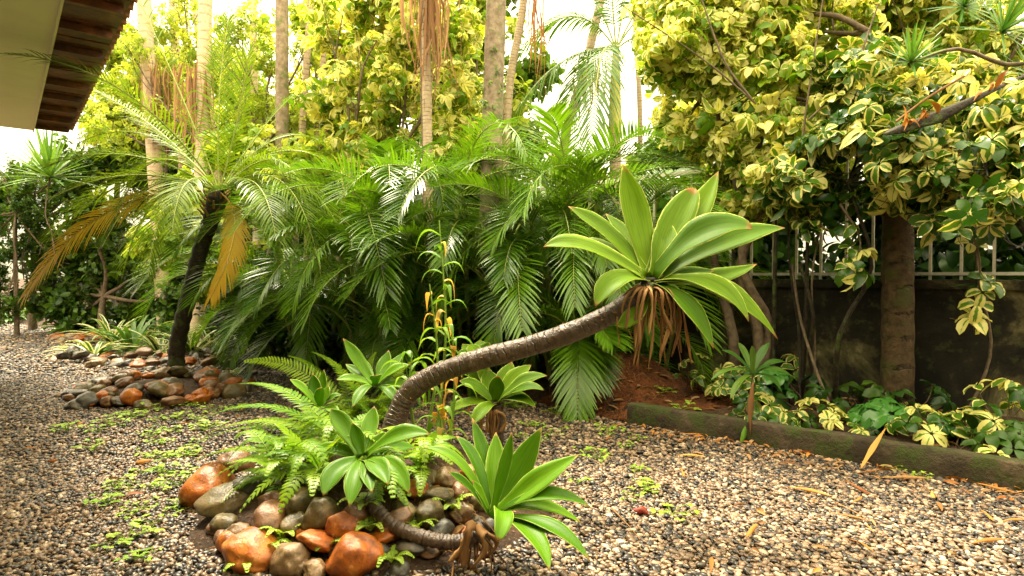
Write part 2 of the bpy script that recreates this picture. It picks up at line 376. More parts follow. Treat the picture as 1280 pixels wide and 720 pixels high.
def wood_mat():
    t = NT('dark_stained_board'); o = t.gen()
    n = t.noise(4, 6, o, .7); n2 = t.noise(26, 4, o, .6)
    col = t.ramp(n, [(.35, (.06, .020, .008)), (.52, (.16, .050, .015)), (.68, (.38, .13, .025))])
    return t.bsdf(t.mix(t.math('MULTIPLY', n2, .4), col, (.03, .012, .006)), .45, .5, t.bump(n2, .3, .01))
M['wood'] = wood_mat()
M['tile'] = plain('clay_tile', (.38, .20, .10), .8, 9, .5)
M['glassdark'] = plain('dark_window_glass', (.03, .04, .04), .1, 5, .1, .6)
M['winframe'] = plain('pale_window_frame', (.5, .5, .42), .5)

# ------------------------------------------------------------------ terrain
CA, CB = np.array([1.149, 4.74]), np.array([2.815, 3.36])                # foot of the edging, two photographed points
CD = (CB - CA) / np.linalg.norm(CB - CA); CN = np.array([-CD[1], CD[0]])  # along it, and away from the gravel
K0 = CA - CD * .28; K1 = CB + CD * 1.6
EDGE = np.array([(-14, 16.2), (-10.4, 13.7), (-6.6, 11.2), (-3.9, 9.5), (-1.8, 7.3), (-.35, 6.1), (.35, 5.55), tuple(K0), tuple(K1)])
def edge_dist(x, y):
    """distance beyond the gravel's border (positive in the planting bed), vectorised"""
    p = np.stack([np.asarray(x, float), np.asarray(y, float)], -1); best = np.full(p.shape[:-1], 1e9); sgn = np.ones(p.shape[:-1])
    for a, b in zip(EDGE[:-1], EDGE[1:]):
        d = b - a; t = np.clip(((p - a) @ d) / (d @ d), 0, 1); q = p - (a + t[..., None] * d); r = np.linalg.norm(q, axis=-1)
        c = d[0] * q[..., 1] - d[1] * q[..., 0]
        m = r < best; best = np.where(m, r, best); sgn = np.where(m, np.sign(c), sgn)
    return best * sgn
MC = np.array([-.70, 3.22])           # heap the stones and agaves sit on
def sst(x, a, b): t = np.clip((x - a) / (b - a), 0, 1); return t * t * (3 - 2 * t)
def heap(x, y):
    r = np.sqrt(((x - MC[0]) / .98) ** 2 + ((y - MC[1]) / .92) ** 2)
    return .27 * (1 - sst(r, .35, 1.0))
PC = np.array([-3.55, 6.12])
def palmheap(x, y):
    r = np.sqrt(((x - PC[0]) / .95) ** 2 + ((y - PC[1]) / .80) ** 2); return .15 * (1 - sst(r, .3, 1.0))
def bed(x, y):
    d = edge_dist(x, y)
    h = .11 * sst(d, .05, .35) + .05 * sst(d, .3, 1.2)
    r = np.sqrt(((x - 1.05) / .75) ** 2 + ((y - 5.75) / .6) ** 2)
    return h + .32 * (1 - sst(r, .1, 1.0)) * sst(d, .0, .35)
def hz(x, y): return np.maximum(np.maximum(heap(x, y), palmheap(x, y)), np.where(edge_dist(x, y) > 0, bed(x, y), 0))
def on_ground(px, py):
    """where the ray of a pixel meets the terrain"""
    d = ray(px, py); t = np.linspace(1.5, 20, 3000); p = CAM + t[:, None] * d / d[1]
    below = p[:, 2] <= hz(p[:, 0], p[:, 1]); i = int(np.argmax(below)) if below.any() else len(t) - 1
    q = p[i].copy(); q[2] = float(hz(q[0], q[1])); return q
def patch(name, x0, x1, y0, y1, st, fz, mat, keep=None):
    xs, ys = np.arange(x0, x1 + st, st), np.arange(y0, y1 + st, st); X, Y = np.meshgrid(xs, ys)
    Z = fz(X, Y); V = np.stack([X, Y, Z], -1).reshape(-1, 3); Q = gridq(len(ys), len(xs))
    if keep is not None:
        kv = keep(X, Y).ravel(); Q = Q[kv[Q].any(1)]
        used = np.unique(Q); mp = np.full(len(V), -1); mp[used] = np.arange(len(used)); V = V[used]; Q = mp[Q]
    mb = MB(); mb.add(V, Q); return structure(mb.build(name, mat))
def lump(x, y, s, amp):
    return amp * (np.sin(x * s * 1.3 + 1.7 * np.sin(y * s * .8)) * np.cos(y * s * 1.1 + 1.3 * np.sin(x * s * .7)))
g = MB(); g.add([(-300, -300, -.03), (300, -300, -.03), (300, 300, -.03), (-300, 300, -.03)], [(0, 1, 2, 3)]); structure(g.build('ground', M['soil']))
patch('gravel_path', -15, 5.5, -1.5, 16.5, .1, lambda x, y: lump(x, y, 2.2, .006) - .012 * (edge_dist(x, y) > .1), M['gravel_base'], lambda x, y: edge_dist(x, y) < .12)
patch('planting_bed', -16, 7, 1.0, 18.5, .09, lambda x, y: np.where(edge_dist(x, y) > 0, bed(x, y) + lump(x, y, 9, .012) * sst(edge_dist(x, y), .02, .2) + .004, -.015), M['soil'], lambda x, y: edge_dist(x, y) > -.05)
patch('red_earth', .2, 2.3, 4.4, 6.4, .04, lambda x, y: bed(x, y) + lump(x, y, 9, .012) * sst(edge_dist(x, y), .02, .2) + lump(x, y, 31, .012) + lump(x, y, 77, .006) + .012, M['red_soil'],
      lambda x, y: (edge_dist(x, y) > .06) & (((x - 1.1) / .95) ** 2 + ((y - 5.45) / .62) ** 2 + lump(x, y, 7, .25) < 1))
patch('soil_heap', -1.75, .4, 2.2, 4.3, .05, lambda x, y: np.where(heap(x, y) > .001, heap(x, y) + lump(x, y, 14, .012), -.02), M['soil'], lambda x, y: heap(x, y) > .001)
patch('palm_soil_heap', -4.7, -2.4, 5.2, 7.1, .05, lambda x, y: np.where(palmheap(x, y) > .001, palmheap(x, y) - .02, -.03), M['soil'], lambda x, y: palmheap(x, y) > .001)

# loose gravel
def ico(sub=0):
    p = (1 + 5 ** .5) / 2
    V = [(-1, p, 0), (1, p, 0), (-1, -p, 0), (1, -p, 0), (0, -1, p), (0, 1, p), (0, -1, -p), (0, 1, -p), (p, 0, -1), (p, 0, 1), (-p, 0, -1), (-p, 0, 1)]
    T = [(0, 11, 5), (0, 5, 1), (0, 1, 7), (0, 7, 10), (0, 10, 11), (1, 5, 9), (5, 11, 4), (11, 10, 2), (10, 7, 6), (7, 1, 8), (3, 9, 4), (3, 4, 2), (3, 2, 6), (3, 6, 8), (3, 8, 9), (4, 9, 5), (2, 4, 11), (6, 2, 10), (8, 6, 7), (9, 8, 1)]
    V = [nrm(v) for v in V]
    for _ in range(sub):
        mid, T2 = {}, []
        def md(a, b):
            k = (min(a, b), max(a, b))
            if k not in mid: mid[k] = len(V); V.append(nrm(V[a] + V[b]))
            return mid[k]
        for a, b, c in T:
            x, y, z = md(a, b), md(b, c), md(c, a); T2 += [(a, x, z), (b, y, x), (c, z, y), (x, y, z)]
        T = T2
    return np.array(V), np.array(T)
def rotz(a):
    c, s = np.cos(a), np.sin(a); z = np.zeros_like(a); o = np.ones_like(a)
    return np.stack([np.stack([c, -s, z], -1), np.stack([s, c, z], -1), np.stack([z, z, o], -1)], -2)
def rotx(a):
    c, s = np.cos(a), np.sin(a); z = np.zeros_like(a); o = np.ones_like(a)
    return np.stack([np.stack([o, z, z], -1), np.stack([z, c, -s], -1), np.stack([z, s, c], -1)], -2)
gm = MB()
def pebbles(x0, x1, y0, y1, st, r0, r1, sub, layers=1):
    V0, T0 = ico(sub)
    for L in range(layers):
        X, Y = np.meshgrid(np.arange(x0, x1, st), np.arange(y0, y1, st)); x, y = X.ravel(), Y.ravel()
        x = x + rng.uniform(-.5, .5, x.size) * st; y = y + rng.uniform(-.5, .5, y.size) * st
        ok = (np.abs(x) < .86 * y + .7) & (edge_dist(x, y) < -.01 + .06 * rng.random(x.size) * (x < .3)) & (heap(x, y) < .02)
        x, y = x[ok], y[ok]; n = x.size
        r = rng.uniform(r0, r1, n) * rng.choice([.7, 1, 1, 1.25], n)
        sc = np.stack([r * rng.uniform(.95, 1.5, n), r * rng.uniform(.7, 1.0, n), r * rng.uniform(.45, .8, n)], -1)
        rm = rotz(rng.uniform(0, 6.28, n)) @ rotx(rng.normal(0, .35, n)) @ rotz(rng.uniform(0, 6.28, n))
        V = V0[None] * (1 + rng.normal(0, .10, (n, len(V0), 1))) * sc[:, None]
        V = np.einsum('nij,nkj->nki', rm, V)
        V[..., 0] += x[:, None]; V[..., 1] += y[:, None]; V[..., 2] += (r * rng.uniform(.1, .6, n) + L * .006 + .004)[:, None]
        dark = rng.random(n) < .40 + .10 * np.sin(x * 1.7 + y * .9) + .06 * (x < -.5)
        tone = np.where(dark, rng.uniform(0, .33, n), np.where(rng.random(n) < .25 + .3 * (x < -.3), rng.uniform(.36, .6, n), rng.uniform(.4, 1, n)))
        T = (T0[None] + (np.arange(n) * len(V0))[:, None, None]).reshape(-1, 3)
        gm.add(V.reshape(-1, 3), None, T, None, np.repeat(tone, len(V0)))
pebbles(-3.8, 4.2, 1.7, 4.0, .0195, .0090, .0150, 1)
pebbles(-6.3, 2.2, 4.0, 7.3, .026, .012, .019, 0)
pebbles(-13, -2, 7.3, 15, .05, .020, .032, 0)
tag(gm.build('gravel', M['gravel']), 'loose grey and tan gravel covering the garden path', 'gravel', None, 'stuff')
print('gravel verts', gm.n)

# ------------------------------------------------------------------ kerb, wall, railing, house
def along(p0, d, n, s, t, z): return np.array([p0[0] + d[0] * s + n[0] * t, p0[1] + d[1] * s + n[1] * t, z])
mb = MB(); Lk = float(np.linalg.norm(K1 - K0)); ns = 90
prof = [(0, -.05), (-.004, .09), (.004, .155), (.014, .168), (.085, .170), (.10, .16), (.104, -.05)]
V = []
for i, s in enumerate(np.linspace(0, Lk, ns)):
    for j, (t, z) in enumerate(prof):
        w = lump(s, j * 1.0, 7, .005) + lump(s, j * 2.3, 21, .004)
        V.append(along(K0, CD, CN, s, t + w, z + w * (z > 0)))
mb.add(V, gridq(ns, len(prof)), None, [(i / ns * 8, j / 6) for i in range(ns) for j in range(len(prof))])
mb.add([V[j] for j in range(len(prof))], None, [(0, j, j + 1) for j in range(1, len(prof) - 1)])
mb.add([V[-len(prof) + j] for j in range(len(prof))], None, [(0, j, j + 1) for j in range(1, len(prof) - 1)])
tag(mb.build('garden_edging', M['kerb']), 'low mossy concrete edging between the gravel and the planting bed', 'edging')

W0 = CA + CN * 1.40                                     # wall face, parallel to the edging
WD = CD
WALL_T = 1.17                                           # height of its ledge
def wallp(s, t, z): return along(W0, WD, CN, s, t, z)
wl = empty('boundary_wall', tuple(wallp(0, 0, 0)), 'stained plaster boundary wall with a flat ledge running behind the plants', 'wall')
mb = MB(); n1_, n2_ = 160, 12; V = []
SA, SB = -22.0, 6.0
for s in np.linspace(SA, SB, n1_):
    for z in np.linspace(-.05, WALL_T - .07, n2_): V.append(wallp(s, lump(s, z, 3, .006), z))
mb.add(V, gridq(n1_, n2_), None, None)
V = [wallp(s, .2, z) for s in (SA, SB) for z in (-.05, WALL_T - .07)]; mb.add(V, [(0, 1, 3, 2)])
o = mb.build('wall_body', M['wall']); o.parent = wl; o.location = -Vector(wl.location)
mb = MB(); ex, ey = np.array([WD[0], WD[1], 0]), np.array([CN[0], CN[1], 0])
box(mb, (SA, -.035, WALL_T - .07), (SB, .235, WALL_T), ex, ey, (W0[0], W0[1], 0))
o = mb.build('ledge', M['wall'], smooth=False); o.parent = wl; o.location = -Vector(wl.location)
rl = empty('railing', tuple(wallp(0, .1, WALL_T)), 'row of pale metal bars standing on the wall ledge', 'railing')
RH = 1.05; RS0, RS1 = -2.6, 5.2
for k in range(40):
    s = RS0 + k * .2
    if s > RS1: break
    mb = MB(); box(mb, (s - .010, .09, WALL_T - .005), (s + .010, .115, WALL_T + RH), ex, ey, (W0[0], W0[1], 0))
    o = mb.build('bar', M['rail'], smooth=False); o.parent = rl; o.location = -Vector(rl.location)
mb = MB(); box(mb, (RS0 - .1, .080, WALL_T + RH), (RS1, .125, WALL_T + RH + .04), ex, ey, (W0[0], W0[1], 0))
o = mb.build('top_rail', M['rail'], smooth=False); o.parent = rl; o.location = -Vector(rl.location)
mb = MB(); box(mb, (RS0 - .1, .086, WALL_T + .035), (RS1, .119, WALL_T + .06), ex, ey, (W0[0], W0[1], 0))
o = mb.build('bottom_rail', M['rail'], smooth=False); o.parent = rl; o.location = -Vector(rl.location)

# house: level porch ceiling and an eave whose boards show from below
HZ = CAMZ + 2.0
HD = np.array([-.642, .767]); HN = np.array([.767, .642])         # along the eave, and outwards from the house
HC = P(42, 164, 763 * 2.0 / 181)[:2]                               # far inner corner of the ceiling
hx, hy = np.array([HD[0], HD[1], 0]), np.array([HN[0], HN[1], 0]); horg = (HC[0], HC[1], 0)
ho = empty('house', (HC[0] - 1.0, HC[1] - 1.0, 0), 'house corner with a cream porch ceiling and dark boarded eave', 'house')
def hpart(mb, name, m, smooth=False):
    o = mb.build(name, m, smooth=smooth); o.parent = ho; o.location = -Vector(ho.location); return o
mb = MB(); box(mb, (-11, -4.5, HZ), (0, 0, HZ + .16), hx, hy, horg); hpart(mb, 'porch_ceiling', M['cream'])
mb = MB(); EW = .40
k = 0; s = -11.0
while s < .02:
    w = .145 + .02 * rng.random(); box(mb, (s, .006, HZ + .045 + .012 * rng.random()), (min(s + w - .012, .05), EW, HZ + .085), hx, hy, horg); s += w
for sgn in np.arange(-10.8, 0, .62): box(mb, (sgn, .008, HZ - .015), (sgn + .05, EW - .03, HZ + .045), hx, hy, horg)
hpart(mb, 'eave_boards', M['wood'])
mb = MB(); box(mb, (-11, -.012, HZ - .02), (.02, .005, HZ + .15), hx, hy, horg); hpart(mb, 'trim_board', M['cream'])
mb = MB(); s = -11.0
while s < .05:                                                     # clay tile ends in a row along the eave
    u = np.linspace(0, np.pi, 7); pts = []
    for t_, zz in ((EW - .9, HZ + .40), (EW + .055, HZ + .098)):
        for a in u: pts.append(np.array(horg) + hx * (s + .09 - .085 * np.cos(a)) + hy * t_ + np.array([0, 0, zz + .05 * np.sin(a)]))
        for a in u[::-1]: pts.append(np.array(horg) + hx * (s + .09 - .072 * np.cos(a)) + hy * t_ + np.array([0, 0, zz - .012 + .05 * np.sin(a)]))
    q = [(i, (i + 1) % 14, 14 + (i + 1) % 14, 14 + i) for i in range(14)] + [(14 + i, 14 + i + 1, 27 - i - 1, 27 - i) for i in range(6)]
    mb.add(pts, q); s += .18
hpart(mb, 'roof_tiles', M['tile'])
mb = MB(); box(mb, (-11, -4.5, -.05), (-.2, -4.3, HZ), hx, hy, horg); box(mb, (-.35, -3.2, -.05), (-.1, -2.95, HZ), hx, hy, horg); hpart(mb, 'house_wall', M['cream'])

# small outbuilding window far left
ob = empty('garden_shed', (-12.6, 14.0, 0), 'dark shed wall with a pale framed window at the far end of the path', 'shed')
mb = MB(); box(mb, (-1.6, 0, -.05), (.75, .15, 2.1)); o = mb.build('shed_wall', M['wall'], ob, False)
fr = MB()
for lo, hi in (((-.02, -.04, 1.42), (.50, -.003, 1.48)), ((-.02, -.04, 1.90), (.50, -.003, 1.96)), ((-.02, -.04, 1.48), (.04, -.003, 1.90)), ((.44, -.04, 1.48), (.50, -.003, 1.90))): box(fr, lo, hi)
fo = fr.build('window', M['winframe'], ob, False); mb = MB(); box(mb, (.04, -.02, 1.48), (.44, -.006, 1.90)); mb.build('pane', M['glassdark'], fo, False)

# ------------------------------------------------------------------ foliage kit
LW = [.0, .12, .3, .5, .7, .88, 1.0]
def prof_w(n, W, pts=None, y=None):
    return W * np.interp(np.linspace(0, 1, n), LW if pts is None else pts, [.15, .66, .98, 1.0, .84, .46, .03] if y is None else y)
def tmpl(fn):
    mb = MB(); fn(mb)
    Q = np.concatenate(mb.Q) if mb.Q else np.zeros((0, 4), int); T = np.concatenate(mb.T) if mb.T else np.zeros((0, 3), int)
    MQ = np.concatenate(mb.MQ) if mb.MQ else np.zeros(0, int); MT = np.concatenate(mb.MT) if mb.MT else np.zeros(0, int)
    return np.concatenate(mb.V), Q, T, np.concatenate(mb.UV), np.concatenate(mb.A), MQ, MT
def umbel(n=7, L=.13, W=.030, droop=.5, r=None):
    """a hand of leaflets on a stalk, hub at the origin, +z up"""
    def f(mb):
        a0 = random.random() * 6.28
        for k in range(n):
            a = a0 + k * 6.283 / n + random.uniform(-.2, .2); l = L * random.uniform(.72, 1.1)
            d = np.array([math.cos(a), math.sin(a), 0]); dr = droop * random.uniform(.4, 1.5)
            b = d * .012; c = d * l * .5 + np.array([0, 0, l * .16]); t = d * l * .95 + np.array([0, 0, -l * dr])
            ribbon(mb, bez(b, c, t, 7), np.cross(d, (0, 0, 1.)), prof_w(7, W * random.uniform(.85, 1.15), None, [.12, .42, .80, 1.0, 1.0, .72, .04]), .28, 3, random.random(), 0, .1)
        p = bez((random.uniform(-.05, .05), random.uniform(-.05, .05), -L * .9), (0, 0, -L * .5), (0, 0, 0), 4)
        tube(mb, p, .0028, 3, .5, 1, False)
    return tmpl(f)
def sprig(n=9, L=.09, W=.022, S=.22):
    def f(mb):
        tw = bez((0, 0, -S), (.03, 0, -S * .4), (0, 0, 0), 5); tube(mb, tw, .003, 3, .5, 1, False)
        for k in range(n):
            u = .1 + .9 * k / (n - 1); p = tw[0] + (tw[-1] - tw[0]) * u; a = k * 2.4 + random.uniform(-.4, .4); l = L * random.uniform(.7, 1.15)
            d = nrm((math.cos(a), math.sin(a), random.uniform(.0, .7))); t = p + d * l + np.array([0, 0, -.3 * l]); c = p + d * l * .55 + np.array([0, 0, .06 * l])
            ribbon(mb, bez(p, c, t, 5), np.cross(d, (0, 0, 1.)), prof_w(5, W * random.uniform(.8, 1.2)), .25, 3, random.random())
    return tmpl(f)
def scatter(mb, T, pos, up, sc, tone_j=.35):
    pos, up = np.asarray(pos), np.asarray(up); n = len(pos)
    z = up / (np.linalg.norm(up, axis=1, keepdims=True) + 1e-9)
    x = np.cross(z, rng.normal(size=(n, 3))); x /= np.linalg.norm(x, axis=1, keepdims=True); y = np.cross(z, x)
    Rm = np.stack([x, y, z], -1) * np.broadcast_to(sc, (n,))[:, None, None]
    which = rng.integers(0, len(T), n)
    for k, (tv, q, t, uv, a, mq, mt) in enumerate(T):
        I = np.where(which == k)[0]
        if not len(I): continue
        V = np.einsum('nij,kj->nki', Rm[I], tv) + pos[I][:, None]; off = np.arange(len(I))[:, None, None] * len(tv)
        tn = np.clip(.5 + (a[None] - .5) * .6 + rng.normal(0, tone_j, (len(I), 1)), 0, 1)
        b = mb.n
        mb.V.append(V.reshape(-1, 3)); mb.UV.append(np.tile(uv, (len(I), 1))); mb.A.append(tn.ravel())
        if len(q): mb.Q.append((q[None] + off).reshape(-1, 4) + b); mb.MQ.append(np.tile(mq, len(I)))
        if len(t): mb.T.append((t[None] + off).reshape(-1, 3) + b); mb.MT.append(np.tile(mt, len(I)))
        mb.n += len(I) * len(tv)
def blob_points(blobs, n, inner=.30, upb=.6, jit=.6, clump=2.1, thr=-.03):
    """points in a union of ellipsoids ((centre),(radii)), crowded towards their skins in clumps"""
    vol = np.array([b[1][0] * b[1][1] * b[1][2] for b in blobs]) ** .75; cnt = rng.multinomial(n, vol / vol.sum()); P_, U_ = [], []
    for (c, r), m in zip(blobs, cnt):
        if not m: continue
        d = rng.normal(size=(m, 3)); d /= np.linalg.norm(d, axis=1, keepdims=True)
        rr = inner + (1 - inner) * rng.random(m) ** .6
        rr *= 1 + .22 * np.sin(d[:, 0] * 5 + c[0] * 3) * np.sin(d[:, 1] * 6 + c[1]) * np.cos(d[:, 2] * 5)
        P_.append(np.asarray(c) + d * np.asarray(r) * rr[:, None])
        U_.append(d * .7 + np.array([0, 0, upb]) + rng.normal(0, jit, (m, 3)))
    P_, U_ = np.vstack(P_), np.vstack(U_); o3 = rng.uniform(0, 90, 3)
    nz = np.array([mnoise.noise(Vector(p * clump + o3)) + .5 * mnoise.noise(Vector(p * clump * 2.3 + o3)) for p in P_])
    k = nz > thr
    return P_[k], U_[k]
UMB = [umbel(random.choice([4, 5, 6, 7]), .130, .038, random.uniform(.1, .9)) for _ in range(12)]
SPR = [sprig(random.choice([8, 9, 11]), .10, .024, .2) for _ in range(6)]
SPL = [sprig(random.choice([6, 7, 8]), .17, .042, .3) for _ in range(5)]
def limb(mb, a, b, r0, r1, sag=.0, k=6, mi=0, n=10, wob=.04):
    a, b = np.asarray(a, float), np.asarray(b, float); L = np.linalg.norm(b - a)
    m1 = a + (b - a) * .33 + rng.normal(0, wob * L, 3) + np.array([0, 0, sag]); m2 = a + (b - a) * .66 + rng.normal(0, wob * L, 3) + np.array([0, 0, sag])
    p = spline([a, m1, m2, b], n); tube(mb, p, np.linspace(r0, r1, n), k, .5, mi); return p
def woody(name, base, label, cat, stems, blobs, nleaf, T, leafm, barkm='bark', group=None, sc=(1, 1), inner=.30, upb=.6, jit=.6, tr=.04, branches=True, tj=.3):
    """a shrub or tree: stems [(x,y,z)...] from the base, limbs to every blob of its crown, a crown of leaf hands"""
    base = np.asarray(base, float); t = empty(name, tuple(base), label, cat, group)
    mb = MB(); ends = []
    for s in stems: limb(mb, s[0] - base, s[1] - base, tr, tr * .55); ends.append(np.asarray(s[1], float) - base)
    if branches:
        for c, r in blobs:
            c = np.asarray(c) - base; e = min(ends, key=lambda q: np.linalg.norm(q - c))
            p = limb(mb, e, c, tr * .5, tr * .2)
            for q in range(4):
                d = rng.normal(size=3); d /= np.linalg.norm(d); limb(mb, p[5 + q], c + d * np.asarray(r) * .8, tr * .2, tr * .07, 0, 4, 0, 6)
    mb.build('trunk', M[barkm], t)
    mc = MB(); P_, U_ = blob_points([(np.asarray(c) - base, r) for c, r in blobs], int(nleaf * 1.75), inner, upb, jit)
    scatter(mc, T, P_, U_, rng.uniform(sc[0], sc[1], len(P_)), tj); mc.build('crown', [M[leafm], M['twig']], t)
    return t
def blobpx(px, py, Y, rx, ry=None, rz=None):
    return (P(px, py, Y), (rx, ry or rx, rz or rx))

# ------------------------------------------------------------------ palm leaves
def frond(mb, path, n=40, L=.40, W=.012, vee=.35, droop=.25, sweep=.75, start=.14, tone=.5, rw=.010, side=None, twist=0.0, mi=0, ri=1, ragged=.0, nseg=5, hang=0.0, lprof=None):
    path = np.asarray(path); m = len(path); t = tangents(path)
    hd = path[-1] - path[0]; hd[2] = 0
    s = nrm(np.cross(hd, (0, 0, 1.))) if side is None else nrm(side)
    tube(mb, path, np.linspace(rw, rw * .25, m), 5, .5, ri, False)
    u = np.linspace(start, .985, n)
    for k, uk in enumerate(u):
        x = uk * (m - 1); i = min(int(x), m - 2); f = x - i; p = path[i] * (1 - f) + path[i + 1] * f; tg = nrm(t[i] * (1 - f) + t[i + 1] * f)
        sp = nrm(s - s.dot(tg) * tg); up = np.cross(sp, tg)
        if up[2] < 0 and side is None and abs(tg[2]) < .6: up = -up
        w = (uk - start) / (1 - start)
        l = L * (np.interp(w, [0, .15, .45, .8, 1], [.55, .85, 1, .75, .38]) if lprof is None else np.interp(w, *lprof))
        for sg in (-1, 1):
            if ragged and random.random() < ragged: continue
            ll = l * random.uniform(.88, 1.08); sw = sweep + .5 * w + random.uniform(-.08, .08)
            d = nrm(sg * sp * math.cos(sw) * 1.0 + tg * math.sin(sw) + up * vee * random.uniform(.7, 1.3))
            if twist: d = nrm(d + up * random.uniform(-twist, twist))
            q0 = p + sg * sp * rw * .5; c = q0 + d * ll * .55; e = q0 + d * ll + np.array([0, 0, -1.]) * ll * (droop * random.uniform(.6, 1.4)) + (-up * hang * ll)
            ribbon(mb, bez(q0, c, e, nseg), np.cross(d, up), W * np.interp(np.linspace(0, 1, nseg), [0, .2, .6, 1], [.45, 1, .85, .05]), .25, 3 if W > .014 else 2, min(1, max(0, tone + random.uniform(-.25, .25))), mi)
def arc(L, e0, e1, n=16, power=1.0):
    e = np.radians(e0 + (e1 - e0) * np.linspace(0, 1, n) ** power); d = np.stack([np.cos(e), np.zeros(n), np.sin(e)], -1)
    p = np.zeros((n, 3)); p[1:] = np.cumsum((d[1:] + d[:-1]) / 2, 0) * L / (n - 1); return p

# areca clumps: six leaf meshes shared by all
ARECA = []
for k in range(7):
    mb = MB(); L = 1.55 + .12 * k
    frond(mb, arc(L, 72 - 3 * k, -18 - 9 * k, 18, .95 + .05 * (k % 3)), 46, .44, .0100, .38 - .05 * (k % 3), .16 + .05 * (k % 3), .62, .2, .5, .010)
    ARECA.append(mb.mesh('frond', [M['areca'], M['rachis']]))
ARECA_L = []
for k in range(4):                                            # low, drooping outer leaves
    mb = MB(); frond(mb, arc(1.35 + .1 * k, 48 - 8 * k, -72 - 4 * k, 18, .9), 44, .38, .0100, .30, .20, .6, .16, .5, .009)
    ARECA_L.append(mb.mesh('frond', [M['areca'], M['rachis']]))
CANES = []
for k in range(3):
    mb = MB(); h = .5 + .35 * k; limb(mb, (0, 0, -.1), (.02, .01, h), .028, .020, 0, 7, 0, 8, .02); CANES.append((mb.mesh('cane', M['cane']), h))
def areca(x, y, label, n=26, height=1.0, sc=1.0, low=True):
    n = int(n * 1.4)
    z = float(hz(x, y)); t = empty('areca_palm', (x, y, z), label, 'palm', 'feathery palms massed in front of the boundary wall')
    nc = max(4, n // 4)
    for c in range(nc):
        a = c * 2.4 + rng.uniform(-.3, .3); r = .05 + .30 * math.sqrt(c / nc); me, h = CANES[c % 3]; hh = h * height * rng.uniform(.8, 1.15)
        lean = .12 + .25 * r
        cx, cy_ = r * math.cos(a), r * math.sin(a)
        link('cane', me, t, (cx, cy_, 0), (0, lean, a), (sc, sc, hh / h))
        tip = Vector((cx + math.cos(a) * hh * math.sin(lean), cy_ + math.sin(a) * hh * math.sin(lean), hh * math.cos(lean)))
        for q in range(int(round(n / nc))):
            fa = a + rng.uniform(-1.5, 1.5) if q else a + rng.uniform(-.3, .3)
            if low and rng.random() < .42: me2 = ARECA_L[rng.integers(4)]; zz = tip * rng.uniform(.55, .9)
            else: me2 = ARECA[rng.integers(7)]; zz = tip
            link('frond', me2, t, zz, (rng.uniform(-.18, .18), rng.uniform(-.2, .2), fa), sc * rng.uniform(.85, 1.12))
    return t
for x, y, lb, n, h, s_ in [
    (-2.55, 8.05, 'feathery palm clump at the left end of the thicket, nearest the small date palm', 26, 1.2, 1.0),
    (-1.75, 7.55, 'feathery palm clump behind the tall reedy stems, second in the thicket', 28, 1.35, 1.0),
    (-1.05, 7.25, 'tall feathery palm clump at the foot of the thin trunk with hanging dry fronds', 28, 1.6, 1.0),
    (-.45, 6.75, 'feathery palm clump at the foot of the thick lichen covered trunk', 30, 1.2, .95),
    (.12, 6.45, 'bright feathery palm clump directly behind the long leaning agave stem', 30, 1.25, .95),
    (.62, 6.35, 'feathery palm clump behind the left leaves of the raised agave rosette', 26, 1.5, .9),
    (1.25, 6.25, 'feathery palm clump behind the raised agave rosette against the wall', 20, 1.3, .8),
    (.95, 6.75, 'tall feathery palm clump rising between the thick trunk and the crownshaft palm', 24, 1.9, .95),
    (-1.35, 6.65, 'feathery palm clump at the front of the thicket whose fronds reach the gravel', 20, .7, .75),
    (-3.15, 8.75, 'shaded feathery palm clump deep in the dark gap left of the thicket', 22, 1.1, 1.0)]:
    areca(x, y, lb, n, h, s_)
lo_ = empty('areca_palm', (.62, 5.62, float(hz(.62, 5.62))), 'small feathery palm whose fronds hang low under the leaning agave stem', 'palm', 'feathery palms massed in front of the boundary wall')
b0 = np.array([.62, 5.62, float(hz(.62, 5.62))])
mb = MB(); limb(mb, (0, 0, -.1), (0, 0, .45), .03, .02); mb.build('cane', M['cane'], lo_)
for tx, ty, tY, cx_, cy2, cY in [(722, 522, 5.0, 722, 395, 5.2), (765, 430, 5.0, 740, 385, 5.3), (655, 395, 5.1, 690, 380, 5.3), (745, 480, 5.2, 735, 400, 5.4), (600, 360, 5.4, 660, 330, 5.5), (690, 300, 5.4, 705, 340, 5.5)]:
    p0 = b0 + np.array([0, 0, .45]); mb = MB(); frond(mb, bez(p0, P(cx_, cy2, cY), P(tx, ty, tY), 16) - b0, 40, .36, .0135, .3, .22, .6, .22, .55, .008); mb.build('frond', [M['areca'], M['rachis']], lo_)

# ------------------------------------------------------------------ the small date palm on the left
PB = P(220, 480, 6.88); PB[2] = .08
dp = empty('date_palm', tuple(PB), 'small leaning date palm with a dark trunk in the ring of stones', 'palm')
mb = MB(); Yp = 6.75
pp = spline([P(220, 484, Yp), P(222, 430, Yp), P(236, 370, Yp), P(253, 305, Yp), P(266, 268, Yp), P(274, 238, Yp)], 60)
rad = np.interp(np.linspace(0, 1, 60), [0, .1, .5, .8, .93, 1], [.098, .088, .082, .088, .105, .06]); rad = rad * (1 + .08 * np.sin(np.arange(60) * 2.1))
tube(mb, pp - PB, rad, 14, vrep=3); mb.build('trunk', M['bark_dark'], dp)
CR = P(274, 240, Yp)
mb = MB()
for k in range(26):                                               # cut leaf bases round the head of the trunk
    a = k * 2.4; p0 = pp[44 + k // 2] + .06 * np.array([math.cos(a), math.sin(a), 0]); limb(mb, p0 - PB, p0 - PB + np.array([.09 * math.cos(a), .09 * math.sin(a), .09]), .02, .008, 0, 5)
mb.build('leaf_base', M['husk'], dp)
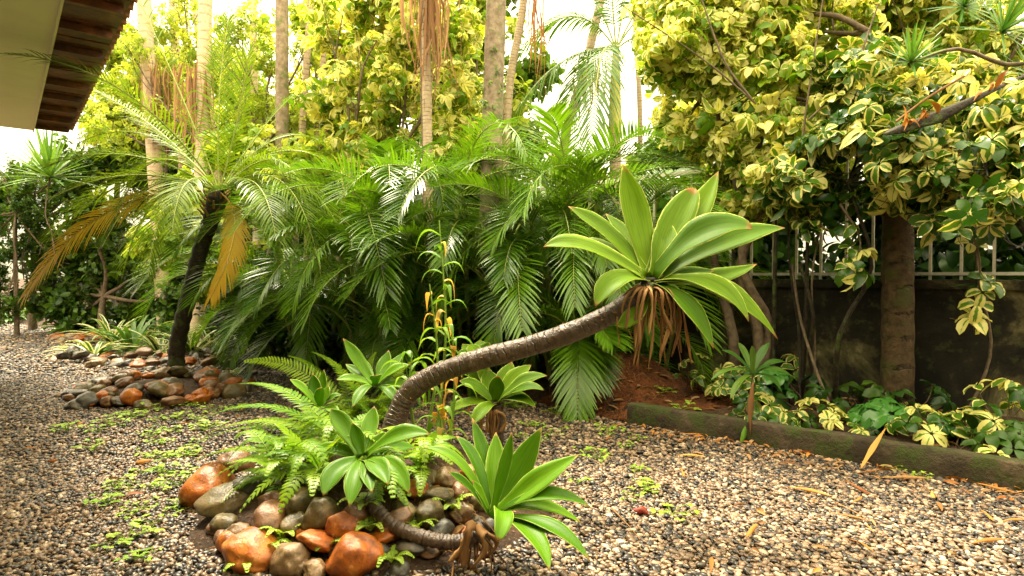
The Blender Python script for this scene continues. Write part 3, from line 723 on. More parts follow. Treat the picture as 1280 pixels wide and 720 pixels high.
DF = [((10, 68), (165, 75), -1.75, 1), ((58, 208), (165, 165), -.5, 1), ((70, 245), (165, 195), -.9, 1), ((165, -20), (222, 100), .2, .6), ((286, 22), (268, 120), .3, 1), ((312, 58), (300, 150), -.2, 1),
      ((368, 118), (330, 150), .4, 1), ((402, 350), (372, 165), -1.0, 1), ((445, 232), (360, 140), .2, 1), ((432, 300), (375, 175), -.4, 1), ((185, 345), (200, 200), -1.1, 1), ((128, 308), (185, 190), -.6, 1),
      ((60, 300), (150, 190), -.2, 1), ((452, 345), (390, 190), -.1, 1), ((352, 335), (350, 200), -.8, 1), ((155, 335), (190, 200), -.2, 1), ((345, 300), (330, 190), -1.2, 1), ((115, 112), (200, 150), .7, 1), ((405, 180), (345, 140), .9, 1), ((95, 180), (190, 130), .5, 1), ((385, 260), (360, 150), -.5, 1), ((150, 260), (190, 150), -.3, 1), ((420, 330), (380, 200), .3, 1), ((215, 290), (225, 190), -1.0, 1)]
for tp, cp, dy, full in DF:
    mb = MB(); frond(mb, bez(CR, P(cp[0], cp[1], Yp + dy * .4), P(tp[0], tp[1], Yp + dy), 22) - PB, 42, .42, .0075, .22, .30, .62, .14, .5, .011, ragged=.0 if full == 1 else .5)
    mb.build('frond', [M['phoenix'], M['rachis']], dp)
for tp, cp, dy, sd, lb in [((30, 372), (115, 225), -.3, (.25, .9, .55), 'wide yellow dying frond'), ((262, 374), (318, 268), -.75, (.9, .1, 0), 'orange dying frond hanging before the trunk')]:
    mb = MB(); frond(mb, bez(CR, P(cp[0], cp[1], Yp + dy * .5), P(tp[0], tp[1], Yp + dy), 22) - PB, 50, .34 if dy > -.5 else .26, .010, .1, .30 if dy > -.5 else .45, .75, .2, .5, .012, side=sd if dy < -.5 else (-.25, .5, .95))
    o = mb.build('frond', [M['phoenix_old'], M['rachis_old']], dp); o['label'] = lb

# ------------------------------------------------------------------ tall trunks behind
def tall(name, pts, r0, r1, label, mat, cat='palm', group=None, k=12, n=40, extra=None):
    b = np.array(pts[0]); t = empty(name, tuple(b), label, cat, group); mb = MB()
    p = spline(pts, n); rr = np.linspace(r0, r1, n) * (1 + .03 * np.sin(np.arange(n) * 1.7)); tube(mb, p - b, rr, k, vrep=np.linalg.norm(p[-1] - p[0]) / 2.4); mb.build('trunk', M[mat], t)
    return t, b
def vert(px_top, px_bot, Y, zt=8.0, zb=-.05, bend=0):
    a = P(px_bot, 330, Y); c = P(px_top, 60, Y); a[2], c[2] = zb, 3.8
    xb, xt = a[0] - (c[0] - a[0]) * .3, None
    d = (c - a) / (c[2] - a[2]); top = a + d * (zt - zb); return [np.array([a[0], a[1], zb]), a + d * (1.9 - zb) + np.array([bend, 0, 0]), c, top]
def strips(t, org, n, L, spread, mat, w=.012, name='dry_frond'):
    mb = MB()
    for q in range(n):
        p0 = np.asarray(org) + rng.normal(0, 1, 3) * np.array([spread, spread, .12]); l = L * rng.uniform(.5, 1.1)
        p = spline([p0, p0 + np.array([rng.normal(0, .04), rng.normal(0, .04), -l * .4]), p0 + np.array([rng.normal(0, .09), rng.normal(0, .06), -l])], 7)
        ribbon(mb, p, (rng.normal(), rng.normal(), 0), w * np.array([.6, 1, 1, 1, .8, .5, .1]), .4, 3, rng.random(), 0, roll=rng.normal(0, 1.5))
    return mb.build(name, M[mat], t)
tk, b = tall('tall_tree', vert(618, 606, 7.35), .135, .115, 'thick lichen covered trunk rising out of the palm thicket', 'bark_lichen', 'tree')
mb = MB(); P_ = np.array([[.15 * math.cos(a), .15 * math.sin(a), z] for a, z in zip(rng.uniform(0, 6.28, 46), rng.uniform(1.8, 5.5, 46))]); P_[:, 0] += (P_[:, 2]) * .03
scatter(mb, SPR, P_, P_ * np.array([1, 1, 0]) + np.array([0, 0, .1]), .55); mb.build('climbing_leaves', [M['mid_leaf'], M['twig']], tk)
tk, b = tall('slender_palm', vert(533, 538, 7.15), .062, .05, 'thin ringed palm trunk wrapped with brown hanging dry fronds', 'bark_ring')
strips(tk, P(533, -25, 7.1) - b, 60, 1.25, .13, 'fibre', .014)
tall('slender_palm', vert(528, 536, 7.6), .035, .03, 'thin bare brown stem right beside the dry frond wrapped trunk', 'bark', group=None)
tall('tall_palm', vert(352, 352, 10.0), .115, .10, 'straight grey brown palm trunk above the small date palm', 'bark_lichen')
for a, c, Y, r, lb in [(378, 360, 10.4, .06, 'slim pale ringed palm stem just right of the grey brown trunk'), (396, 372, 10.8, .05, 'second slim pale ringed palm stem leaning right, next to its twin')]:
    tall('slender_palm', vert(a, c, Y), r, r * .9, lb, 'bark_ring')
for a, c, Y, r, lb in [(252, 246, 11.2, .13, 'broad pinkish palm trunk rising behind the small date palm'), (190, 206, 12.0, .14, 'broad pinkish palm trunk left of the others, close to the eave'), (268, 300, 12.6, .09, 'pinkish palm trunk leaning left between two broader ones'), (318, 322, 12.4, .08, 'thin pale palm stem left of the grey brown trunk'), (436, 412, 11.2, .06, 'thin pale palm stem leaning right behind the yellow green climbers'), (470, 455, 11.0, .05, 'thinnest pale stem among the yellow green climbers'), (226, 240, 13.0, .09, 'slender far pale palm stem among the pinkish trunks')]:
    tall('tall_palm', vert(a, c, Y), r, r * .9, lb, 'bark_pink', group='pale palm trunks behind the garden')
# the palm with a green crownshaft
Yc = 9.6; top = P(769, 92, Yc)
pts = [P(769, 330, Yc), P(769, 240, Yc), P(769, 165, Yc)]; pts[0][2] = -.05
cp_, b = tall('crownshaft_palm', pts, .10, .085, 'palm with a smooth yellow green crownshaft in front of the white sky', 'bark_ring')
mb = MB(); p = spline([P(769, 168, Yc), P(769, 120, Yc), P(770, 60, Yc)], 14) - b; tube(mb, p, np.interp(np.linspace(0, 1, 14), [0, .15, .6, 1], [.092, .105, .085, .05]), 12); mb.build('crownshaft', M['crownshaft'], cp_)
hub = P(770, 62, Yc)
for tp, c_, dy in [((640, 150), (690, 55), -.6), ((655, 60), (720, -20), .2), ((800, -120), (785, -20), 0), ((900, 90), (840, -60), -.3), ((880, 10), (830, -70), .5), ((700, 170), (735, 40), .9), ((690, -60), (740, -30), .6), ((850, 180), (835, 0), .8), ((755, -150), (762, -40), -.5), ((740, 190), (745, 30), -1.2)]:
    mb = MB(); frond(mb, bez(hub, P(c_[0], c_[1], Yc + dy * .5), P(tp[0], tp[1], Yc + dy), 20) - b, 46, .62, .014, .1, .55, .55, .16, .5, .016); mb.build('frond', [M['areca'], M['rachis']], cp_)
strips(cp_, P(745, 95, Yc - .1) - b, 24, .55, .12, 'fibre_red', .012, 'flower_stalk')
tk, b = tall('tall_palm', [P(690, 330, 10.5), P(708, 165, 10.5), P(728, 100, 10.5), P(760, -40, 10.5)], .085, .07, 'pale palm trunk leaning right against the white sky', 'bark_ring'); 
tk, b = tall('tall_palm', [P(628, 330, 9.0), P(636, 120, 9.0), P(652, 20, 9.0), P(664, -80, 9.0)], .06, .055, 'slim greenish palm stem leaning right beside the thick lichen trunk', 'bark_ring')
strips(tk, P(672, -10, 8.9) - b, 16, 1.3, .06, 'fibre_red', .011)
tk, b = tall('tall_palm', [P(800, 330, 11.5), P(800, 150, 11.5), P(795, 40, 11.5), P(790, -80, 11.5)], .05, .05, 'thin shaded palm stem behind the green crownshaft palm', 'bark_ring')
for k, (px_, py_) in enumerate([(640, -40), (700, -80), (590, -60), (780, -90)]):
    pass

# ------------------------------------------------------------------ broadleaf trees and shrubs behind
woody('climbing_shrub', P(500, 345, 8.3) * np.array([1, 1, 0]), 'tall pale variegated climber filling the gap left of the thick trunk', 'shrub',
      [(P(500, 345, 8.3) * np.array([1, 1, 0]), P(500, 190, 8.3)), (P(450, 345, 8.6) * np.array([1, 1, 0]), P(440, 190, 8.6))],
      [blobpx(478, 40, 8.4, .55, .5, .7), blobpx(435, 110, 8.6, .42, .5, .5), blobpx(500, 120, 8.3, .5, .5, .55), blobpx(570, 110, 8.2, .36, .4, .8), blobpx(430, 10, 8.8, .5, .5, .5), blobpx(565, 30, 8.4, .4, .4, .6), blobpx(500, -50, 8.4, .8, .6, .6), blobpx(470, 180, 8.4, .5, .4, .4), blobpx(560, 190, 8.2, .45, .4, .4)],
      1300, UMB, 'schef_pale', sc=(.7, 1.1), tj=.3)
woody('variegated_shrub', P(300, 345, 9.6) * np.array([1, 1, 0]), 'yellow green shrub with small bright leaves behind the small date palm', 'shrub',
      [(P(300, 345, 9.6) * np.array([1, 1, 0]), P(300, 300, 9.6)), (P(340, 345, 9.4) * np.array([1, 1, 0]), P(350, 300, 9.4))],
      [blobpx(300, 290, 9.4, .6, .5, .5), blobpx(250, 250, 9.8, .6, .5, .6), blobpx(350, 240, 9.4, .55, .5, .6), blobpx(310, 200, 10, .8, .6, .6), blobpx(330, 350, 9.1, .45, .4, .45), blobpx(270, 350, 9.2, .45, .4, .4), blobpx(205, 300, 9.8, .5, .5, .6), blobpx(385, 200, 9.6, .5, .5, .5)],
      850, UMB, 'yellow_leaf', sc=(.8, 1.15), tj=.4)
for args in [
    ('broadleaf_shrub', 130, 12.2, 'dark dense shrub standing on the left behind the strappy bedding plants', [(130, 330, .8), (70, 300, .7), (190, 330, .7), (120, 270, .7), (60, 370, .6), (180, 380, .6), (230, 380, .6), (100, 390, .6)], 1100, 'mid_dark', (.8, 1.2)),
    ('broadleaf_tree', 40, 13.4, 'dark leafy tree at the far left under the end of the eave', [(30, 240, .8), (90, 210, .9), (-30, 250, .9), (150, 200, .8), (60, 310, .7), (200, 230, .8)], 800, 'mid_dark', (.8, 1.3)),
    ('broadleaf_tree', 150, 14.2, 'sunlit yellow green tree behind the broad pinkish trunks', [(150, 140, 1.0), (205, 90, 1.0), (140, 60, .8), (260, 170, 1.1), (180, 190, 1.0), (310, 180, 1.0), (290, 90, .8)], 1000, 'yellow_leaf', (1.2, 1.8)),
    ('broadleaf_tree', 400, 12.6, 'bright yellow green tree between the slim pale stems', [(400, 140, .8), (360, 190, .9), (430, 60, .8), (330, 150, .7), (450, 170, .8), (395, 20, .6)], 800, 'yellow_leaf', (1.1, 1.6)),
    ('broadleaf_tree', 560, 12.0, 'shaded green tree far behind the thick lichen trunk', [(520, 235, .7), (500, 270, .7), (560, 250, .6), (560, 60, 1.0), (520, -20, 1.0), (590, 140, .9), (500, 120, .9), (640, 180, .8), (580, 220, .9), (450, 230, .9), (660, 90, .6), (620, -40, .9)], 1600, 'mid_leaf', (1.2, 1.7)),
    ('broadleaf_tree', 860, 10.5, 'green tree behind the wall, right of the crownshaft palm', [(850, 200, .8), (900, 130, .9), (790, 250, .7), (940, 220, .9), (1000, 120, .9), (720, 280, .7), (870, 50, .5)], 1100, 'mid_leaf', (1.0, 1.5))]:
    nm, bx_, Y, lb, bl, nl, lm, sc_ = args
    bb = P(bx_, 345, Y) * np.array([1, 1, 0]); tip = P(bx_, max(150, bl[0][1]) + 40, Y)
    woody(nm, bb, lb, 'tree' if 'tree' in nm else 'shrub', [(bb, tip)], [blobpx(q[0], q[1], Y + rng.uniform(-.5, .5), q[2], q[2] * .7, q[2] * .8) for q in bl], nl, SPL, lm, sc=sc_, tr=.09, tj=.3)
# hedge beyond the wall keeps the garden closed
hb = wallp(0, 1.3, 0); mb = MB()
hp = []
for s in np.arange(-22, 6.0, .55): hp.append((wallp(s, rng.uniform(.7, 1.4), rng.uniform(.9, 1.5)), (.6, .6, .75))); hp.append((wallp(s, rng.uniform(.8, 1.5), .4), (.6, .6, .6))); hp.append((wallp(s, rng.uniform(1, 1.6), rng.uniform(1.9, 2.3)), (.5, .5, .5)))
P_, U_ = blob_points([(c, r) for c, r in hp], 11000, .2, .4, .5, 1.7, -.5); scatter(mb, SPL, P_ - hb, U_, rng.uniform(.9, 1.5, len(P_)))
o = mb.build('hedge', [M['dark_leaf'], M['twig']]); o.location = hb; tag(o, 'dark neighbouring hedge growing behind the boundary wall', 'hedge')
print('part2 done')

# ------------------------------------------------------------------ agave rosettes
AW = [.0, .10, .25, .45, .62, .78, .90, .97, 1.0]
AY = [.52, .50, .64, .95, 1.0, .78, .40, .14, .01]
def agave_leaf(t, org, axis, base, ctrl, tip, W, mat='agave', cup=.34, label=None, thick=.0035, roll=0.0, blunt=False, side=None, n=20):
    axis = nrm(axis); d = nrm(np.asarray(tip) - np.asarray(base)); s = np.cross(d, axis)
    if np.linalg.norm(s) < .15: s = np.cross(d, axis + np.array([.0, -.6, .2]))
    if side is not None: s = np.asarray(side, float)
    y = list(AY)
    if blunt: y[-4:] = [.88, .62, .38, .12]
    mb = MB(); p = bez(np.asarray(base) - org, np.asarray(ctrl) - org, np.asarray(tip) - org, n)
    w = W * (1.24 if mat == 'agave' else .98) * np.interp(np.linspace(0, 1, n), AW, y)
    cupn = cup
    ribbon(mb, p, nrm(s), w, cupn, 7, random.random(), 0, .10, roll)
    o = mb.build('leaf', M[mat], t); md = o.modifiers.new('thickness', 'SOLIDIFY'); md.thickness = thick; md.offset = 0
    if label: o['label'] = label
    return o
def hand_rosette(name, c, axis, label, leaves, mat, group=None, extra=None, thick=.0028):
    c = np.asarray(c); t = empty(name, tuple(c), label, 'agave', group)
    for L in leaves:
        tip, ct, W = L[0], L[1], L[2]; kw = L[3] if len(L) > 3 else {}
        T = P(tip[0], tip[1], c[1] + tip[2]); C = P(ct[0], ct[1], c[1] + ct[2]); d = nrm(C - c)
        agave_leaf(t, c, axis, c + d * .025, C, T, W, mat, thick=thick, **kw)
    return t
# the raised one: long bent stem, rosette at its end
Ym = 3.15; RC = P(813, 352, Ym)
sp_ = [(488, 552, 3.45), (497, 518, 3.46), (512, 490, 3.46), (545, 468, 3.44), (600, 449, 3.40), (660, 433, 3.34), (715, 415, 3.27), (765, 392, 3.20), (797, 370, 3.16), (810, 357, 3.15)]
ag = empty('agave', (float(P(492, 540, 3.45)[0]), 3.45, float(hz(P(492, 540, 3.45)[0], 3.45))), 'big agave rosette raised on a long bare stem leaning to the right', 'agave')
ao = np.array(ag.location)
path = spline([P(*q) for q in sp_], 220); u = np.linspace(0, 1, 220)
rad = np.interp(u, [0, .1, .5, .85, .95, 1], [.066, .061, .057, .054, .049, .035])
rad = rad * (1 + .012 * np.sin(u * 2 * np.pi * 46 + 5 * np.sin(u * 23)) + .02 * np.sin(u * 190 + 4 * np.sin(u * 41)) + .03 * np.sin(u * 31) + .015 * np.sin(u * 77 + 1))
mb = MB(); tube(mb, path - ao, rad, 22, vrep=1.0); mb.build('stem', M['agave_bark'], ag)
mb = MB()
for k in range(70):                                              # root stubs and old leaf scars on the stem
    i = rng.integers(8, 205); a = rng.uniform(0, 6.28); tg = nrm(path[i + 1] - path[i - 1]); s = nrm(np.cross(tg, (0, 0, 1))); d = s * math.cos(a) + np.cross(s, tg) * math.sin(a)
    p0 = path[i] - ao + d * rad[i] * .9; e = p0 + d * rng.uniform(.006, .016) + tg * rng.normal(0, .008); tube(mb, np.array([p0, (p0 + e) / 2, e]), [.006, .004, .002], 5)
mb.build('root_stubs', M['husk'], ag)
AX = (.15, -.55, .8)
LM = [((679, 309, .02), (725, 292, -.02), .062), ((710, 258, .22), (765, 290, .14), .058), ((779, 206, .20), (795, 285, .22), .075, dict(blunt=False)), ((757, 267, .40), (790, 300, .25), .040),
      ((720, 303, .22), (755, 300, .12), .045), ((868, 236, .34), (838, 285, .22), .072, dict(blunt=True)), ((898, 214, .42), (862, 290, .26), .058), ((831, 279, .26), (829, 318, .06), .055, dict(cup=.6, blunt=True, side=(1, .15, 0))),
      ((940, 286, -.08), (878, 270, .02), .080, dict(blunt=True)), ((981, 285, .14), (915, 290, .10), .064), ((893, 338, .14), (860, 345, .10), .040), ((946, 330, .25), (890, 358, .14), .045),
      ((972, 424, -.10), (905, 342, -.10), .070), ((936, 402, -.26), (900, 338, -.14), .058), ((892, 436, -.28), (860, 368, -.16), .046), ((744, 384, -.22), (765, 334, -.12), .052),
      ((770, 408, -.05), (800, 400, -.05), .040)]
for L in LM:
    tip, ct, W = L[0], L[1], L[2]; kw = L[3] if len(L) > 3 else {}
    T = P(tip[0], tip[1], Ym + tip[2]); C = P(ct[0], ct[1], Ym + ct[2]); d = nrm(C - RC)
    agave_leaf(ag, ao, AX, RC + d * .03, C, T, W, 'agave', **kw)
def hang_strip(t, org, p0, L, dx, dy, w, mat='husk'):
    mb = MB(); q = spline([p0, p0 + np.array([dx * .6, dy, -L * .12]), p0 + np.array([dx, dy, -L * .5]), p0 + np.array([dx + rng.normal(0, .03), dy, -L])], 22)
    ribbon(mb, q - org, (1, .3 * rng.normal(), 0), w * np.interp(np.linspace(0, 1, 22), [0, .2, .5, .8, .93, 1], [1, .75, .55, .65, .5, .1]) * (1 + .25 * np.sin(np.linspace(0, 14, 22) + rng.random() * 6)), 1.1, 5, rng.random(), 0, .5, rng.normal(0, 1.6))
    o = mb.build('dead_leaf', M[mat], t); md = o.modifiers.new('thickness', 'SOLIDIFY'); md.thickness = .003
for px_, L, dx, dy, w in [(802 + 2.1 * q, rng.uniform(.2, .44), rng.normal(.0, .06), rng.normal(-.03, .04), rng.uniform(.005, .010)) for q in range(17)] + [(805, .36, -.05, -.04, .016), (812, .30, -.07, -.08, .018), (818, .25, .02, -.10, .017), (822, .34, .05, -.08, .016), (828, .36, .08, -.04, .015), (833, .40, .10, .0, .013), (800, .32, -.11, .03, .012), (809, .43, -.02, .04, .012), (824, .22, .0, -.06, .013), (815, .40, .06, .03, .012), (803, .22, -.08, -.05, .014)]:
    hang_strip(ag, ao, P(px_, 357, Ym - .03), L, dx, dy, w * .6)
mb = MB(); 
for k in range(26):
    a = k * 2.4; d = np.array([math.cos(a), -.5 + .4 * math.sin(a), .6 * math.sin(a)]); p0 = RC - ao + d * .02; limb(mb, p0, p0 + d * .035 + np.array([0, 0, -.01]), .012, .004, 0, 5, 0, 5)
mb.build('leaf_bases', M['bark_dark'], ag)

# ground rosettes (photographed tips: pixel, pixel, depth offset)
hand_rosette('agave', P(454, 575, 2.72), (.05, -.5, .85), 'broad leaved green agave rosette low among ferns at the front of the stone heap',
    [((413, 511, .12), (430, 532, .12), .048), ((538, 543, -.02), (495, 535, .0), .050), ((512, 618, -.20), (492, 570, -.12), .046), ((437, 634, -.28), (445, 585, -.16), .044), ((404, 620, -.20), (418, 580, -.08), .052), ((485, 606, -.24), (472, 575, -.12), .046),
     ((468, 508, .22), (462, 535, .16), .040), ((388, 604, -.05), (420, 585, -.02), .045), ((465, 616, -.26), (458, 585, -.14), .034), ((440, 528, .02), (448, 552, .04), .034), ((482, 540, .08), (470, 555, .06), .030), ((505, 575, .0), (480, 562, .0), .035), ((392, 560, .14), (425, 560, .1), .042), ((520, 560, .18), (490, 555, .12), .042)], 'agave2')
ft = hand_rosette('agave', P(613, 648, 2.52), (.35, -.35, .85), 'large glossy green agave rosette at the right front of the stone heap',
    [((677, 534, .12), (642, 600, .08), .056), ((724, 568, .02), (660, 610, .0), .054), ((738, 634, -.08), (680, 600, -.04), .040), ((738, 702, -.30), (690, 640, -.16), .040), ((687, 714, -.36), (670, 652, -.18), .046), ((622, 676, -.34), (638, 622, -.24), .040, dict(blunt=True)),
     ((530, 560, .06), (580, 560, .0), .032), ((570, 545, .20), (600, 570, .12), .034), ((590, 522, .28), (612, 590, .18), .042), ((620, 540, .26), (618, 600, .15), .050), ((706, 674, -.20), (665, 650, -.1), .040), ((700, 642, .10), (660, 620, .06), .036), ((590, 600, -.02), (601, 622, -.02), .030), ((648, 568, .18), (630, 610, .1), .044), ((728, 655, -.02), (668, 615, -.02), .034), ((640, 540, .02), (628, 590, .03), .030), ((560, 590, -.1), (588, 605, -.08), .028)], 'agave2')
fo_ = np.array(ft.location)
pth = spline([P(*q) for q in [(462, 622, 2.68), (473, 640, 2.60), (495, 659, 2.54), (530, 672, 2.50), (565, 678, 2.48), (590, 672, 2.48), (606, 655, 2.51)]], 90); uu = np.linspace(0, 1, 90)
mb = MB(); tube(mb, pth - fo_, .030 * (1 + .08 * np.sign(np.sin(uu * 160)) * np.abs(np.sin(uu * 160)) ** .5) * np.interp(uu, [0, .1, 1], [.8, 1, 1.05]), 14, vrep=.6); mb.build('stem', M['agave_bark'], ft)
for px_, py_, L, dx, dy, w in [(590, 650, .17, -.02, -.05, .022), (598, 655, .15, .02, -.07, .020), (585, 668, .10, -.03, -.03, .012), (603, 660, .10, .06, -.04, .012)]: hang_strip(ft, fo_, P(px_, py_, 2.45), L, dx, dy, w)
mb = MB()
for k in range(14):
    p0 = P(rng.uniform(560, 612), 672, 2.48) - fo_; e = p0 + np.array([rng.normal(0, .05), rng.normal(-.03, .04), -.13]); tube(mb, bez(p0, (p0 + e) / 2 + rng.normal(0, .02, 3), e, 6), .004, 4)
mb.build('roots', M['husk'], ft)
hand_rosette('agave', P(469, 484, 4.0), (.0, -.4, .9), 'pale green agave rosette behind the ferns, left of where the long stem rises',
    [((429, 423, .1), (450, 455, .1), .050), ((486, 438, .2), (480, 462, .12), .048), ((512, 456, .0), (490, 460, .0), .045), ((447, 445, .25), (458, 465, .2), .045), ((522, 490, -.1), (495, 475, -.05), .04), ((420, 475, -.05), (445, 470, 0), .045), ((470, 470, -.15), (470, 472, -.05), .04, dict(blunt=True)), ((440, 510, -.25), (455, 480, -.1), .04), ((500, 510, -.2), (485, 480, -.1), .04), ((505, 440, .3), (485, 465, .2), .04), ((432, 455, .3), (450, 468, .2), .04)], 'agave2')
dt = hand_rosette('agave', P(619, 505, 4.15), (.15, -.35, .9), 'short trunked agave rosette standing behind and below the long leaning stem',
    [((574, 476, .05), (595, 482, .05), .055), ((611, 462, .25), (612, 485, .15), .06), ((664, 456, .15), (640, 475, .1), .055), ((684, 470, .0), (655, 470, .0), .05), ((680, 488, -.15), (655, 478, -.1), .045), ((557, 516, -.05), (590, 498, -.03), .045), ((640, 452, .3), (630, 480, .2), .055), ((585, 462, .3), (602, 482, .2), .05), ((670, 510, -.2), (648, 492, -.1), .04), ((590, 532, -.25), (605, 505, -.15), .04), ((622, 470, -.05), (620, 487, .0), .045, dict(blunt=True)), ((600, 452, .35), (610, 480, .2), .05), ((665, 500, .1), (645, 490, .1), .04)], 'agave')
do_ = np.array(dt.location); bp = on_ground(621, 562)
mb = MB(); tube(mb, spline([bp + np.array([0, 0, -.05]), (bp + do_) / 2 + np.array([.01, 0, 0]), do_], 40) - do_, .045 * (1 + .07 * np.sin(np.arange(40) * 2.0)), 10, vrep=.4); mb.build('trunk', M['agave_bark'], dt)
for q in range(9): hang_strip(dt, do_, do_ + np.array([rng.uniform(-.05, .05), -.04, -.03]), rng.uniform(.14, .26), rng.normal(0, .03), -.03, .018)
hand_rosette('agave', P(401, 512, 3.25), (-.1, -.25, .95), 'small upright agave rosette rising out of the fern fronds', [((391, 467, .05), (393, 488, .05), .035), ((362, 474, .0), (380, 485, .0), .032), ((411, 482, .05), (407, 495, .02), .032), ((427, 494, .0), (414, 495, .0), .03), ((372, 510, -.1), (388, 502, -.05), .03), ((400, 485, -.1), (400, 498, -.05), .03, dict(blunt=True)), ((425, 520, -.1), (413, 508, -.05), .03), ((405, 462, .12), (402, 488, .1), .03)], 'agave2')
hand_rosette('agave', P(598, 452, 4.35), (.0, -.35, .9), 'half hidden agave rosette just above the middle of the leaning stem', [((589, 430, .1), (592, 440, .05), .045), ((612, 428, .1), (606, 440, .1), .045), ((572, 440, .0), (585, 443, .0), .04), ((625, 444, .0), (610, 443, .0), .04), ((600, 425, .25), (600, 440, .15), .045), ((578, 430, .2), (588, 442, .15), .04), ((600, 440, -.15), (600, 444, -.05), .04, dict(blunt=True))], 'agave')

# ------------------------------------------------------------------ ferns on the heap
def fern_frond(mb, path, n=26, L=.085, W=.014, side=None, tone=.5):
    frond(mb, path, n, L, W, .05, .12, .35, .10, tone, .0035, side=side, nseg=6, mi=0, lprof=([0, .12, .35, .7, 1], [.6, .95, 1, .62, .12]))
def fern(base, fr, label, group='ferns on the stone heap', extra=7):
    b = np.asarray(base); t = empty('fern', tuple(b), label, 'fern', group)
    for q in fr:
        tp, ct, L = q[0], q[1], q[2]; mb = MB(); sd = q[3] if len(q) > 3 else None
        T = P(tp[0], tp[1], b[1] + tp[2]) - b; C = P(ct[0], ct[1], b[1] + ct[2]) - b
        pa = bez((0, 0, 0), C, T, 18); fern_frond(mb, pa, int(np.clip(np.linalg.norm(T) / .0235, 14, 34)), L, .0088, sd, random.uniform(.3, .8)); mb.build('frond', [M['fern'], M['stem']], t)
    for q in range(extra):
        a = q * 2.4 + rng.uniform(-.4, .4); l = rng.uniform(.22, .42); d = np.array([math.cos(a), math.sin(a), 0]); mb = MB(); o3 = rng.normal(0, .02, 3)
        pa = bez((0, 0, 0), d * l * .45 + np.array([0, 0, l * rng.uniform(.5, 1.0)]) + o3, d * l + np.array([0, 0, l * rng.uniform(-.1, .5)]), 18); fern_frond(mb, pa, 18, rng.uniform(.05, .075), .0075, None, random.uniform(.2, .8)); mb.build('frond', [M['fern'], M['stem']], t)
    return t
fern(on_ground(430, 560), [((262, 520, -.1), (350, 480, 0), .095), ((285, 595, -.3), (350, 530, -.1), .09), ((300, 480, .3), (370, 470, .2), .09), ((255, 545, .1), (340, 500, .1), .09), ((330, 610, -.4), (370, 545, -.2), .085), ((235, 560, .2), (330, 505, .2), .085)],
     'large fern arching leftwards over the orange stones')
fern(on_ground(440, 525), [((305, 452, .1), (380, 440, .1), .12, (0, .55, .8)), ((360, 445, .3), (400, 450, .3), .09), ((420, 455, .2), (430, 470, .2), .07), ((510, 470, .1), (470, 450, .1), .07), ((470, 440, .4), (455, 460, .3), .07), ((520, 500, -.1), (485, 480, -.1), .07)],
     'pale fern frond clump reaching furthest back towards the palm ring')
fern(on_ground(400, 590), [((300, 640, -.2), (345, 575, -.1), .075), ((350, 640, -.3), (370, 580, -.2), .075), ((440, 545, -.1), (420, 540, -.1), .07), ((285, 615, -.05), (340, 560, 0), .08), ((390, 620, -.35), (395, 575, -.2), .06), ((345, 530, .0), (370, 545, .0), .075)],
     'fern hanging its fronds over the brown and olive stones')
fern(on_ground(395, 545), [((322, 525, .0), (350, 515, .0), .075), ((350, 560, -.25), (365, 530, -.15), .075), ((430, 515, .1), (415, 515, .1), .07), ((455, 540, -.1), (430, 520, -.1), .07), ((375, 500, .2), (385, 510, .2), .07), ((300, 565, -.1), (340, 535, -.05), .08)],
     'fern in the middle of the fern mass below the small upright agave')
fern(on_ground(525, 585), [((525, 620, -.3), (528, 580, -.2), .05), ((550, 570, -.1), (540, 560, -.1), .05), ((495, 560, .0), (508, 560, .0), .05), ((545, 540, .1), (535, 550, .1), .05), ((505, 600, -.25), (512, 575, -.2), .05), ((560, 545, .2), (548, 555, .2), .05)],
     'small dark fern between the two front agave rosettes')
for k, (px_, py_, lb) in enumerate([(335, 690, 'little fern sprig growing between the front orange stones'), (308, 712, 'little fern sprig at the lower left foot of the stone heap'), (463, 665, 'tiny fern sprig beside the big orange stone'), (489, 705, 'little fern sprig right of the big orange stone'), (296, 470, 'small fern beside the right end of the palm stone ring'), (545, 560, 'small fern tuft below the reedy stems')]):
    b = on_ground(px_, py_); t = empty('fern', tuple(b), lb, 'fern', 'small ferns among the stones')
    for q in range(6):
        a = q * 1.05 + rng.uniform(-.3, .3); d = np.array([math.cos(a), math.sin(a), 0]); l = rng.uniform(.07, .13) * (1.4 if k > 3 else 1); mb = MB()
        frond(mb, bez((0, 0, 0), d * l * .5 + np.array([0, 0, l * .8]), d * l + np.array([0, 0, l * .35]), 9), 9, .028, .007, .05, .1, .3, .15, .7, .0015, nseg=4, lprof=([0, .3, 1], [.8, 1, .2])); mb.build('frond', [M['weed'], M['stem']], t)

